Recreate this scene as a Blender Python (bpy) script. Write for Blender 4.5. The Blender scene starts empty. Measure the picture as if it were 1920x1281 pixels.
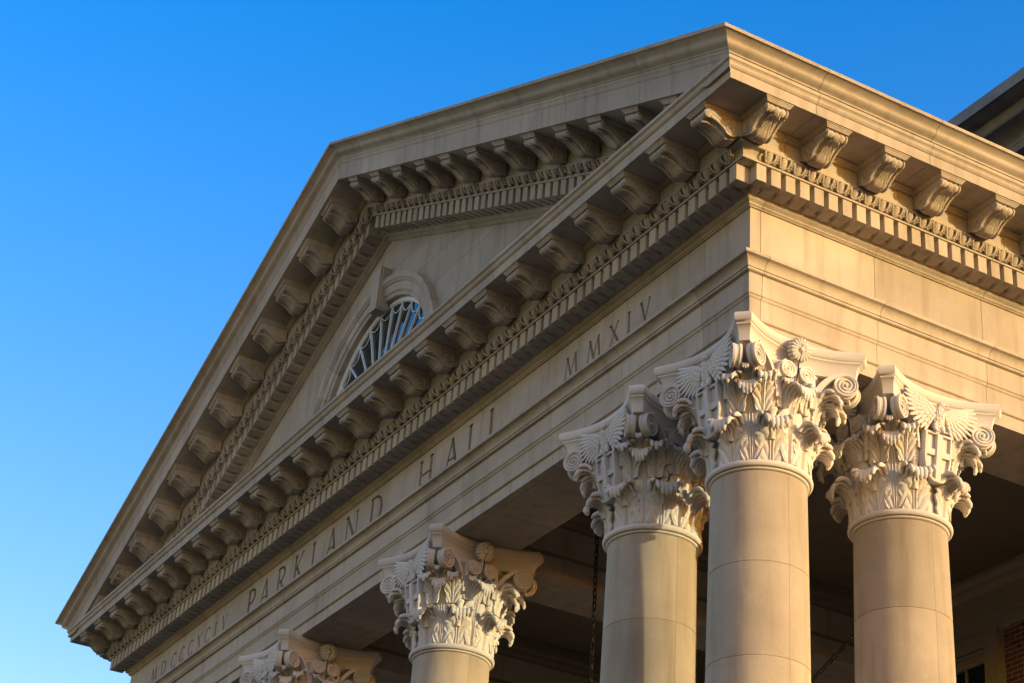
import bpy, bmesh, math, random
from mathutils import Vector, Matrix
random.seed(7)
R = math.radians
scene = bpy.context.scene
col = scene.collection

# ------------------------------------------------------------------ camera
cam_d = bpy.data.cameras.new('camera')
cam_d.sensor_width = 36.0
cam_d.lens = 67.9055
cam_d.clip_start = 0.1
cam_d.clip_end = 4000
cam = bpy.data.objects.new('camera', cam_d)
col.objects.link(cam)
right = Vector((0.50249423, 0.86194747, 0.06742488))
down = Vector((-0.39929079, 0.30053178, -0.86616830))
fwd = Vector((-0.76685489, 0.40832244, 0.49518317))
up, back = -down, -fwd
cam.matrix_world = Matrix(((right.x, up.x, back.x, 13.12788), (right.y, up.y, back.y, -9.57253),
                           (right.z, up.z, back.z, -10.27447), (0, 0, 0, 1)))
scene.camera = cam

# ------------------------------------------------------------------ light
SUN_AZ, SUN_EL = 30.0, 4.7          # azimuth from +X towards +Y
sun_dir = Vector((math.cos(R(SUN_AZ)) * math.cos(R(SUN_EL)), math.sin(R(SUN_AZ)) * math.cos(R(SUN_EL)), math.sin(R(SUN_EL))))
world = bpy.data.worlds.new('World')
scene.world = world
world.use_nodes = True
wn, wl = world.node_tree.nodes, world.node_tree.links
wn.clear()
sky = wn.new('ShaderNodeTexSky')
sky.sky_type = 'NISHITA'
sky.sun_disc = False
sky.sun_elevation = R(SUN_EL)
sky.sun_rotation = R(90 - SUN_AZ)
sky.altitude = 100
sky.air_density = 1.0
sky.dust_density = 1.0
sky.ozone_density = 1.0
hsv = wn.new('ShaderNodeHueSaturation')
hsv.inputs['Saturation'].default_value = 1.9
hsv.inputs['Hue'].default_value = 0.518
tint = wn.new('ShaderNodeMix')
tint.data_type = 'RGBA'
tint.blend_type = 'MULTIPLY'
tint.inputs['Factor'].default_value = 1.0
tint.inputs['B'].default_value = (1.18, 0.83, 1.03, 1)
bg = wn.new('ShaderNodeBackground')
bg.inputs['Strength'].default_value = 0.15
wo = wn.new('ShaderNodeOutputWorld')
wl.new(sky.outputs[0], hsv.inputs['Color'])
wl.new(hsv.outputs[0], tint.inputs['A'])
wl.new(tint.outputs['Result'], bg.inputs['Color'])
wl.new(bg.outputs[0], wo.inputs['Surface'])
sun_l = bpy.data.lights.new('sun', 'SUN')
sun_l.energy = 0.92
sun_l.angle = R(0.55)
sun_l.color = (1.0, 0.98, 0.63)
sun = bpy.data.objects.new('sun', sun_l)
col.objects.link(sun)
sun.rotation_euler = sun_dir.to_track_quat('Z', 'Y').to_euler()
sun.location = (30, 20, 20)
scene.view_settings.view_transform = 'Standard'
scene.view_settings.look = 'None'
scene.view_settings.exposure = 2.2
scene.view_settings.gamma = 1.0
scene.cycles.diffuse_bounces = 2
scene.view_settings.use_curve_mapping = False

# ------------------------------------------------------------------ helpers
WLOC, WROT = {}, {}


def tag(o, label=None, cat=None, group=None, kind=None):
    if label: o['label'] = label
    if cat: o['category'] = cat
    if group: o['group'] = group
    if kind or label: o['kind'] = kind or 'thing'
    return o


def place(o, parent, loc, rz=0.0):
    col.objects.link(o)
    loc = Vector(loc)
    WLOC[o], WROT[o] = loc, rz
    if parent is not None:
        pr = WROT[parent]
        o.parent = parent
        o.location = Matrix.Rotation(-pr, 3, 'Z') @ (loc - WLOC[parent])
        o.rotation_euler = (0, 0, rz - pr)
    else:
        o.location = loc
        o.rotation_euler = (0, 0, rz)
    return o


def empty(name, loc):
    o = bpy.data.objects.new(name, None)
    o.empty_display_size = 0.3
    return place(o, None, loc)


def ob(name, mesh, parent=None, loc=(0, 0, 0), rz=0.0):
    return place(bpy.data.objects.new(name, mesh), parent, loc, rz)


def finish(bm, name, mat, smooth=35, doubles=True, recalc=True):
    if doubles:
        bmesh.ops.remove_doubles(bm, verts=bm.verts, dist=1e-5)
    if recalc:
        bmesh.ops.recalc_face_normals(bm, faces=bm.faces)
    me = bpy.data.meshes.new(name)
    bm.to_mesh(me)
    bm.free()
    if smooth:
        me.polygons.foreach_set('use_smooth', [True] * len(me.polygons))
        if smooth < 180:
            me.set_sharp_from_angle(angle=R(smooth))
    if mat: me.materials.append(mat)
    return me


def add_box(bm, x0, x1, y0, y1, z0, z1):
    v = [bm.verts.new(p) for p in ((x0, y0, z0), (x1, y0, z0), (x1, y1, z0), (x0, y1, z0), (x0, y0, z1), (x1, y0, z1), (x1, y1, z1), (x0, y1, z1))]
    for f in ((0, 3, 2, 1), (4, 5, 6, 7), (0, 1, 5, 4), (1, 2, 6, 5), (2, 3, 7, 6), (3, 0, 4, 7)):
        bm.faces.new([v[i] for i in f])
    return v


def box_mesh(name, mat, *b, bevel=0.0):
    bm = bmesh.new()
    add_box(bm, *b)
    if bevel:
        bmesh.ops.bevel(bm, geom=list(bm.edges), offset=bevel, segments=1, affect='EDGES')
    return finish(bm, name, mat, smooth=0)


def add_rings(bm, rings, cap0=True, cap1=True, closed=True):
    """loft closed rings of equal length"""
    vs = [[bm.verts.new(p) for p in r] for r in rings]
    n = len(vs[0])
    for a, b in zip(vs, vs[1:]):
        for i in range(n if closed else n - 1):
            j = (i + 1) % n
            try: bm.faces.new((a[i], a[j], b[j], b[i]))
            except ValueError: pass
    if cap0: bm.faces.new(vs[0][::-1])
    if cap1: bm.faces.new(vs[-1])
    return vs


def add_lathe(bm, prof, n=48, a0=0.0, a1=2 * math.pi, cx=0, cy=0):
    full = abs(a1 - a0 - 2 * math.pi) < 1e-6
    m = n if full else n + 1
    grid = []
    for i in range(m):
        a = a0 + (a1 - a0) * i / n
        grid.append([bm.verts.new((cx + r * math.cos(a), cy + r * math.sin(a), z)) for r, z in prof])
    for i in range(n):
        p, q = grid[i], grid[(i + 1) % m]
        for k in range(len(prof) - 1):
            bm.faces.new((p[k], q[k], q[k + 1], p[k + 1]))
    return grid


def add_tube(bm, pts, rad, n=6, caps=True):
    pts = [Vector(p) for p in pts]
    if not isinstance(rad, (list, tuple)): rad = [rad] * len(pts)
    rings, ref = [], None
    for i, p in enumerate(pts):
        t = (pts[min(i + 1, len(pts) - 1)] - pts[max(i - 1, 0)]).normalized()
        if ref is None:
            ref = t.orthogonal().normalized()
        ref = (ref - t * ref.dot(t)).normalized()
        b = t.cross(ref)
        rings.append([p + (ref * math.cos(2 * math.pi * k / n) + b * math.sin(2 * math.pi * k / n)) * rad[i] for k in range(n)])
    add_rings(bm, rings, caps, caps)


def add_ellipsoid(bm, c, ax, rad, nu=10, nv=8):
    """ax: three axis vectors (orthonormal), rad: radii"""
    c = Vector(c)
    top = bm.verts.new(c + ax[2] * rad[2]); bot = bm.verts.new(c - ax[2] * rad[2])
    rows = []
    for j in range(1, nv):
        t = math.pi * j / nv
        rows.append([bm.verts.new(c + ax[0] * (rad[0] * math.sin(t) * math.cos(2 * math.pi * i / nu)) + ax[1] * (rad[1] * math.sin(t) * math.sin(2 * math.pi * i / nu)) + ax[2] * (rad[2] * math.cos(t))) for i in range(nu)])
    for i in range(nu):
        j = (i + 1) % nu
        bm.faces.new((top, rows[0][i], rows[0][j]))
        bm.faces.new((bot, rows[-1][j], rows[-1][i]))
        for a, b in zip(rows, rows[1:]):
            bm.faces.new((a[i], b[i], b[j], a[j]))


XYZ = (Vector((1, 0, 0)), Vector((0, 1, 0)), Vector((0, 0, 1)))


def frame(zdir, hint=(1, 0, 0)):
    z = Vector(zdir).normalized()
    x = Vector(hint)
    x = (x - z * x.dot(z)).normalized()
    return (x, z.cross(x), z)


def arc(cx, cz, r, a0, a1, n):
    return [(cx + r * math.cos(R(a0 + (a1 - a0) * i / n)), cz + r * math.sin(R(a0 + (a1 - a0) * i / n))) for i in range(n + 1)]


def cyma(p0, z0, p1, z1, n=10, k=0.32):
    """S-shaped moulding from (p0,z0) down to (p1,z1): concave above, convex below"""
    out = []
    for i in range(n + 1):
        t = i / n
        out.append((p0 + (p1 - p0) * (t + k * math.sin(2 * math.pi * t) / 2), z0 + (z1 - z0) * t))
    return out


def cavetto(p0, z0, p1, z1, n=7):
    return [(p1 + (p0 - p1) * (1 - math.sin(math.pi / 2 * i / n)), z0 + (z1 - z0) * (1 - math.cos(math.pi / 2 * i / n))) for i in range(n + 1)]


def ovolo(p0, z0, p1, z1, n=7):
    return [(p1 + (p0 - p1) * math.cos(math.pi / 2 * i / n), z0 + (z1 - z0) * math.sin(math.pi / 2 * i / n)) for i in range(n + 1)]


# ------------------------------------------------------------------ materials
def new_mat(name):
    m = bpy.data.materials.new(name)
    m.use_nodes = True
    nt = m.node_tree
    b = nt.nodes['Principled BSDF']
    return m, nt, b


def stone(name, c0, c1, stain=0.5, rough=0.8, bump=0.25, streak=0.4, fine=60.0, dark=(0.62, 0.56, 0.48)):
    m, nt, b = new_mat(name)
    N, L = nt.nodes.new, nt.links.new
    geo = N('ShaderNodeNewGeometry')
    info = N('ShaderNodeObjectInfo')
    n1 = N('ShaderNodeTexNoise'); n1.inputs['Scale'].default_value = 1.3; n1.inputs['Detail'].default_value = 7; n1.inputs['Roughness'].default_value = 0.6
    L(geo.outputs['Position'], n1.inputs['Vector'])
    r1 = N('ShaderNodeValToRGB'); r1.color_ramp.elements[0].position = 0.32; r1.color_ramp.elements[1].position = 0.70
    r1.color_ramp.elements[0].color = (*c0, 1); r1.color_ramp.elements[1].color = (*c1, 1)
    L(n1.outputs['Fac'], r1.inputs['Fac'])
    # rain streaks: noise stretched along z
    mp = N('ShaderNodeMapping'); mp.inputs['Scale'].default_value = (7, 7, 0.7)
    L(geo.outputs['Position'], mp.inputs['Vector'])
    n2 = N('ShaderNodeTexNoise'); n2.inputs['Scale'].default_value = 1.0; n2.inputs['Detail'].default_value = 5
    L(mp.outputs[0], n2.inputs['Vector'])
    r2 = N('ShaderNodeValToRGB'); r2.color_ramp.elements[0].position = 0.50; r2.color_ramp.elements[1].position = 0.78
    r2.color_ramp.elements[0].color = (0, 0, 0, 1); r2.color_ramp.elements[1].color = (1, 1, 1, 1)
    L(n2.outputs['Fac'], r2.inputs['Fac'])
    sm = N('ShaderNodeMath'); sm.operation = 'MULTIPLY'; sm.inputs[1].default_value = streak * 0.55
    L(r2.outputs[0], sm.inputs[0])
    mx = N('ShaderNodeMix'); mx.data_type = 'RGBA'; mx.blend_type = 'MULTIPLY'
    L(sm.outputs[0], mx.inputs['Factor']); L(r1.outputs[0], mx.inputs['A']); mx.inputs['B'].default_value = (*dark, 1)
    # pale bloom patches
    n3 = N('ShaderNodeTexNoise'); n3.inputs['Scale'].default_value = 3.1; n3.inputs['Detail'].default_value = 8; n3.inputs['Roughness'].default_value = 0.7
    L(geo.outputs['Position'], n3.inputs['Vector'])
    r3 = N('ShaderNodeValToRGB'); r3.color_ramp.elements[0].position = 0.56; r3.color_ramp.elements[1].position = 0.80
    r3.color_ramp.elements[0].color = (0, 0, 0, 1); r3.color_ramp.elements[1].color = (1, 1, 1, 1)
    L(n3.outputs['Fac'], r3.inputs['Fac'])
    s3 = N('ShaderNodeMath'); s3.operation = 'MULTIPLY'; s3.inputs[1].default_value = stain * 0.5
    L(r3.outputs[0], s3.inputs[0])
    mx3 = N('ShaderNodeMix'); mx3.data_type = 'RGBA'
    L(s3.outputs[0], mx3.inputs['Factor']); L(mx.outputs['Result'], mx3.inputs['A'])
    mx3.inputs['B'].default_value = (min(c1[0] * 1.12, 0.85), min(c1[1] * 1.14, 0.85), min(c1[2] * 1.2, 0.85), 1)
    # per piece tint
    hs = N('ShaderNodeHueSaturation')
    mr = N('ShaderNodeMapRange'); mr.inputs['To Min'].default_value = 0.88; mr.inputs['To Max'].default_value = 1.09
    L(info.outputs['Random'], mr.inputs['Value']); L(mr.outputs[0], hs.inputs['Value'])
    L(mx3.outputs['Result'], hs.inputs['Color'])
    L(hs.outputs[0], b.inputs['Base Color'])
    b.inputs['Roughness'].default_value = rough
    b.inputs['Specular IOR Level'].default_value = 0.25
    b.inputs['Diffuse Roughness'].default_value = 0.5
    nb = N('ShaderNodeTexNoise'); nb.inputs['Scale'].default_value = fine; nb.inputs['Detail'].default_value = 6; nb.inputs['Roughness'].default_value = 0.65
    L(geo.outputs['Position'], nb.inputs['Vector'])
    ad = N('ShaderNodeMath'); ad.operation = 'MULTIPLY_ADD'; ad.inputs[1].default_value = 2.2
    L(n3.outputs['Fac'], ad.inputs[0]); L(nb.outputs['Fac'], ad.inputs[2])
    bp = N('ShaderNodeBump'); bp.inputs['Strength'].default_value = bump; bp.inputs['Distance'].default_value = 0.006
    L(ad.outputs[0], bp.inputs['Height']); L(bp.outputs[0], b.inputs['Normal'])
    return m


def plain(name, c, rough=0.6, metal=0.0, var=0.15, scale=12, spec=0.3):
    m, nt, b = new_mat(name)
    N, L = nt.nodes.new, nt.links.new
    geo = N('ShaderNodeNewGeometry')
    n1 = N('ShaderNodeTexNoise'); n1.inputs['Scale'].default_value = scale; n1.inputs['Detail'].default_value = 5
    L(geo.outputs['Position'], n1.inputs['Vector'])
    r1 = N('ShaderNodeValToRGB')
    r1.color_ramp.elements[0].position = 0.3; r1.color_ramp.elements[1].position = 0.7
    r1.color_ramp.elements[0].color = (*[x * (1 - var) for x in c], 1); r1.color_ramp.elements[1].color = (*[min(1, x * (1 + var)) for x in c], 1)
    L(n1.outputs['Fac'], r1.inputs['Fac']); L(r1.outputs[0], b.inputs['Base Color'])
    b.inputs['Roughness'].default_value = rough; b.inputs['Metallic'].default_value = metal
    b.inputs['Specular IOR Level'].default_value = spec
    return m


LIME = stone('limestone', (0.398, 0.325, 0.246), (0.508, 0.420, 0.325), stain=1.0, streak=1.1)
SHAFT = stone('shaft_stone', (0.360, 0.288, 0.205), (0.460, 0.372, 0.272), stain=1.0, streak=1.1, bump=0.5)
CARVE = stone('capital_stone', (0.60, 0.535, 0.475), (0.68, 0.61, 0.55), stain=0.2, streak=0.15, bump=0.12, fine=90)
GROOVE_SHADE = stone('groove_shade_stone', (0.29, 0.225, 0.17), (0.35, 0.275, 0.21), streak=0.2)  # same limestone toned darker: shade inside letters and joints put into the colour
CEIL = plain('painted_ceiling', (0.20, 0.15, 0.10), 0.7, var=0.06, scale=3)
TRIM = plain('painted_trim', (0.38, 0.31, 0.22), 0.5, var=0.05, scale=6)
WHITE = plain('white_paint', (0.80, 0.80, 0.78), 0.4, var=0.03)
BRICK = None
MORTAR = plain('mortar', (0.55, 0.48, 0.40), 0.95, var=0.15, scale=60)
SLATE = plain('slate', (0.045, 0.055, 0.065), 0.45, var=0.3, scale=9, spec=0.5)
LEAD = plain('weathered_gutter_metal', (0.16, 0.138, 0.115), 0.6, var=0.25, scale=4)
IRON = plain('black_iron', (0.018, 0.016, 0.014), 0.5, metal=0.6, var=0.3, scale=30)
ASPH = plain('paving', (0.07, 0.058, 0.042), 0.9, var=0.15, scale=0.7)
GRASS = plain('lawn', (0.05, 0.075, 0.025), 0.95, var=0.35, scale=0.6)


def brick_mat():
    m, nt, b = new_mat('red_brick')
    N, L = nt.nodes.new, nt.links.new
    info = N('ShaderNodeObjectInfo')
    r1 = N('ShaderNodeValToRGB')
    r1.color_ramp.elements[0].color = (0.17, 0.055, 0.038, 1); r1.color_ramp.elements[1].color = (0.34, 0.13, 0.085, 1)
    L(info.outputs['Random'], r1.inputs['Fac'])
    geo = N('ShaderNodeNewGeometry')
    n = N('ShaderNodeTexNoise'); n.inputs['Scale'].default_value = 40; n.inputs['Detail'].default_value = 6
    L(geo.outputs['Position'], n.inputs['Vector'])
    mx = N('ShaderNodeMix'); mx.data_type = 'RGBA'; mx.blend_type = 'MULTIPLY'; mx.inputs['Factor'].default_value = 0.5
    L(r1.outputs[0], mx.inputs['A']); L(n.outputs['Color'], mx.inputs['B'])
    L(mx.outputs['Result'], b.inputs['Base Color'])
    b.inputs['Roughness'].default_value = 0.9
    bp = N('ShaderNodeBump'); bp.inputs['Strength'].default_value = 0.4; bp.inputs['Distance'].default_value = 0.004
    L(n.outputs['Fac'], bp.inputs['Height']); L(bp.outputs[0], b.inputs['Normal'])
    return m


BRICK = brick_mat()


def glass_mat():
    m, nt, b = new_mat('window_glass')
    b.inputs['Base Color'].default_value = (0.008, 0.024, 0.024, 1)
    b.inputs['Roughness'].default_value = 0.02
    b.inputs['IOR'].default_value = 1.52
    b.inputs['Specular IOR Level'].default_value = 0.6
    return m


GLASS = glass_mat()

# ------------------------------------------------------------------ dimensions (metres, z = 0 at the taenia, frieze corner at x = y = 0)
W = 17.683
XC = -W / 2
DEPTH = 7.3            # portico depth to the brick wall
SL = 0.4446            # slope of the pediment
Z_ARCH = -0.783
Z_SOF = 1.313          # corona soffit
PITCH = 0.18
JP = 1.466             # stone joint pitch
GROUND = -12.0
FLOOR = -10.75

# ------------------------------------------------------------------ ground and floor
bm = bmesh.new()
n = 24
gs = 1500.0
vs = [bm.verts.new((x, y, GROUND)) for x, y in ((-gs, -gs), (gs, -gs), (gs, gs), (-gs, gs))]
bm.faces.new(vs)
tag(ob('ground', finish(bm, 'ground', GRASS, 0)), kind='structure')
tag(ob('paved_forecourt', box_mesh('paved_forecourt', ASPH, -32, 26, -24, 40, GROUND - 0.1, GROUND + 0.02)), kind='structure')
st = tag(empty('portico_steps', (XC, 3, GROUND)), 'broad pale stone platform and steps carrying the portico columns', 'steps')
for i in range(7):
    o = 0.34 * (6 - i)
    ob('step', box_mesh('step', ASPH, -W - 0.6 - o, 0.6 + o, -0.6 - o, DEPTH, GROUND + 0.02 + i * 0.1757, GROUND + 0.02 + (i + 1) * 0.1757 - 0.002, bevel=0.008), st)

# ------------------------------------------------------------------ profile runs
GAP = 0.0035


def zr(x, side):
    """height of the raking sima's top edge above x"""
    return 1.70 + SL * (1.165 - x) if side == 'R' else 1.70 + SL * (x + W + 1.165)


def run_mesh(name, prof, a, b, ma, mb, kind, mat, clip=None, smooth=28):
    bm = bmesh.new()
    rings = []
    for s0, m in ((a, ma), (b, mb)):
        ring = []
        for p, z in prof:
            s = s0 + m * p
            if kind == 'F': ring.append((s, -p, z))
            elif kind == 'S': ring.append((p, s, z))
            elif kind == 'W': ring.append((-W - p, s, z))
            else: ring.append((s, -p, z + zr(s, kind)))
        rings.append(ring)
    add_rings(bm, rings)
    if clip is not None:
        bmesh.ops.bisect_plane(bm, geom=list(bm.verts) + list(bm.edges) + list(bm.faces), plane_co=(0, 0, clip), plane_no=(0, 0, 1), clear_inner=True)
        bmesh.ops.holes_fill(bm, edges=[e for e in bm.edges if e.is_boundary])
    if not bm.verts:
        bm.free()
        return None
    return finish(bm, name, mat, smooth)


# profiles: lists of (p, z), p outwards from the frieze plane
P_ARCH = ([(-0.118, 0.036), (0.165, 0.037), (0.162, 0.004), (0.150, 0.002)] + cavetto(0.150, 0.0, 0.078, -0.090, 8) +
          [(0.066, -0.093), (0.066, -0.098)] + arc(0.060, -0.111, 0.013, 70, -70, 6) + [(0.032, -0.126), (0.027, -0.352), (0.038, -0.356)] +
          cyma(0.036, -0.360, 0.004, -0.398, 6) + [(0.002, -0.402), (0.000, -0.600), (0.006, -0.604)] + arc(0.000, -0.618, 0.012, 70, -70, 5) +
          [(-0.018, -0.634), (-0.020, Z_ARCH), (-0.118, Z_ARCH)])
P_SOFFIT = [(-0.125, 0.03), (-0.93, 0.03), (-0.93, Z_ARCH + 0.003), (-0.125, Z_ARCH + 0.003)]
P_FRIEZE = [(-0.118, 0.033), (-0.118, 0.660), (0.0, 0.660), (0.0, 0.033)]
P_BED = ([(-0.118, 0.657), (0.018, 0.657), (0.022, 0.664), (0.034, 0.670)] + arc(0.036, 0.682, 0.010, -80, 80, 5) +
         cyma(0.046, 0.700, 0.128, 0.768, 8) + [(0.138, 0.772), (0.138, 0.786), (0.128, 0.790), (0.128, 0.950), (-0.118, 0.950)])
P_OVOLO = [(-0.118, 0.942), (0.345, 0.942), (0.350, 0.960), (0.338, 0.964), (0.332, 0.972), (0.334, 0.995), (0.345, 1.020), (0.368, 1.048), (0.420, 1.054), (0.428, 1.060), (0.428, 1.078), (0.405, 1.081), (0.405, 1.255), (0.425, 1.258)] + cyma(0.430, 1.262, 0.475, 1.298, 6) + [(0.475, Z_SOF + 0.004), (-0.118, Z_SOF + 0.004)]
P_CORONA = ([(-0.118, Z_SOF + 0.008), (0.470, Z_SOF + 0.008), (0.480, Z_SOF), (0.908, Z_SOF), (0.915, 1.424), (0.926, 1.427)] + cyma(0.928, 1.430, 0.966, 1.490, 8) +
            [(0.975, 1.494), (0.977, 1.531), (-0.118, 1.531)])
P_SIMA = ([(0.20, 1.536), (0.985, 1.536), (0.988, 1.552)] + cyma(0.990, 1.554, 1.135, 1.664, 14, 0.30) + [(1.158, 1.666), (1.165, 1.700), (0.20, 1.72)])
# raking cornice, z measured down from the sima's top edge
K = 1.094
R_SIMA = ([(0.20, -0.192), (0.985, -0.192), (0.988, -0.176)] + cyma(0.990, -0.174, 1.135, -0.042, 14, 0.30) + [(1.158, -0.040), (1.165, 0.0), (0.20, 0.02)])
R_CORONA = ([(-0.118, -0.560), (0.470, -0.560), (0.480, -0.568), (0.948, -0.568), (0.953, -0.305), (0.958, -0.302)] + cyma(0.959, -0.298, 0.976, -0.238, 8) +
            [(0.980, -0.232), (0.982, -0.198), (-0.118, -0.198)])


def rk(prof, z_ref=Z_SOF, z_new=-0.568):
    return [(p, (z - z_ref) * K + z_new) for p, z in prof]


R_OVOLO = rk(P_OVOLO)
R_BED = rk(P_BED)


def blocks(name, prof, kind, a, b, joints, ma, mb, mat, parent, clip=None, label=None):
    """cut a run into stones at the given joints (sorted along the run)"""
    cuts = [a] + [j for j in joints if a + 0.05 < j < b - 0.05] + [b]
    out = []
    for i, (s, e) in enumerate(zip(cuts, cuts[1:])):
        first, last = i == 0, i == len(cuts) - 2
        me = run_mesh(name, prof, s if first else s + 0.003, e if last else e - 0.003, ma if first else 0, mb if last else 0, kind, mat, clip)
        if me: out.append(ob(name, me, parent))
    return out


FJ = sorted([XC + sgn * (JP / 2 + JP * k) for k in range(6) for sgn in (-1, 1)])
SJ = [0.13 + 1.45 * k for k in range(5)]

ent = tag(empty('entablature', (XC, 0, Z_ARCH)), 'beige limestone entablature with carved lettering below the triangular pediment', 'entablature')
blocks('architrave_block', P_ARCH, 'F', -W, 0, FJ, -1, 1, LIME, ent)
blocks('architrave_block', P_ARCH, 'S', 0, DEPTH, SJ, -1, 0, LIME, ent)
blocks('soffit_block', P_SOFFIT, 'F', -W, 0, sorted(XC + sgn * (JP / 2 + JP * k) for k in (0, 2, 4) for sgn in (-1, 1)), -1, 1, LIME, ent)
blocks('soffit_block', P_SOFFIT, 'S', 0, DEPTH, [1.58, 3.03, 4.5, 5.9], -1, 0, LIME, ent)
frieze_f = blocks('frieze_block', P_FRIEZE, 'F', -W, 0, FJ, -1, 1, LIME, ent)
blocks('frieze_block', P_FRIEZE, 'S', 0, DEPTH, SJ, -1, 0, LIME, ent)
for nm, pr in (('bed_moulding_block', P_BED), ('ovolo_block', P_OVOLO), ('corona_block', P_CORONA)):
    blocks(nm, pr, 'F', -W, 0, FJ, -1, 1, LIME, ent)
    blocks(nm, pr, 'S', 0, DEPTH, SJ, -1, 0, LIME, ent)
blocks('sima_block', P_SIMA, 'S', 0, DEPTH, [j - 0.03 for j in SJ], -1, 0, LIME, ent)
# backing core behind the joints, left return
ob('core', box_mesh('core', LIME, -W + 0.02, -0.29, 0.29, 0.92, -0.7, 1.52), ent)
ob('core', box_mesh('core', LIME, -0.92, -0.29, 0.93, DEPTH, -0.7, 1.52), ent)
ob('core', box_mesh('core', GROOVE_SHADE, -W + 0.4, -0.13, 0.13, 0.285, -0.70, 1.50), ent)
ob('core', box_mesh('core', GROOVE_SHADE, -0.285, -0.13, 0.295, DEPTH, -0.70, 1.50), ent)
for nm, pr in (('architrave_block', P_ARCH), ('soffit_block', P_SOFFIT), ('frieze_block', P_FRIEZE), ('bed_moulding_block', P_BED), ('ovolo_block', P_OVOLO), ('corona_block', P_CORONA), ('sima_block', P_SIMA)):
    blocks(nm, pr, 'W', 0, DEPTH, SJ, -1, 0, LIME, ent)
ob('core', box_mesh('core', LIME, -W + 0.125, -W + 0.92, 0.93, DEPTH, -0.7, 1.52), ent)


# ------------------------------------------------------------------ modillion
def modillion_outline():
    pts = [(0.0, -0.042), (0.400, -0.042)]
    pts += arc(0.402, -0.091, 0.049, 90, -122, 14)
    pts += [(0.350, -0.142), (0.315, -0.154), (0.280, -0.170), (0.245, -0.190), (0.215, -0.213)]
    pts += arc(0.130, -0.156, 0.102, -42, -140, 8)
    pts += [(0.0, -0.218)]
    return pts


def offset_poly(pts, d):
    out, n = [], len(pts)
    for i in range(n):
        p0, p1, p2 = Vector(pts[i - 1]), Vector(pts[i]), Vector(pts[(i + 1) % n])
        e1, e2 = (p1 - p0), (p2 - p1)
        e1 = e1.normalized() if e1.length > 1e-7 else e2.normalized()
        e2 = e2.normalized() if e2.length > 1e-7 else e1
        nrm = Vector((e1.y + e2.y, -(e1.x + e2.x)))
        nrm = nrm.normalized() if nrm.length > 1e-6 else Vector((0, 0))
        out.append((p1.x + nrm.x * d if p1.x > 0.001 else p1.x, p1.y + nrm.y * d))
    return out


def spiral(cx, cz, r0, r1, turns, a0, n, y):
    out = []
    for i in range(n + 1):
        t = i / n
        r = r0 + (r1 - r0) * t ** 0.85
        a = R(a0) + turns * 2 * math.pi * t
        out.append((cx + r * math.cos(a), y, cz + r * math.sin(a)))
    return out


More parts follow.
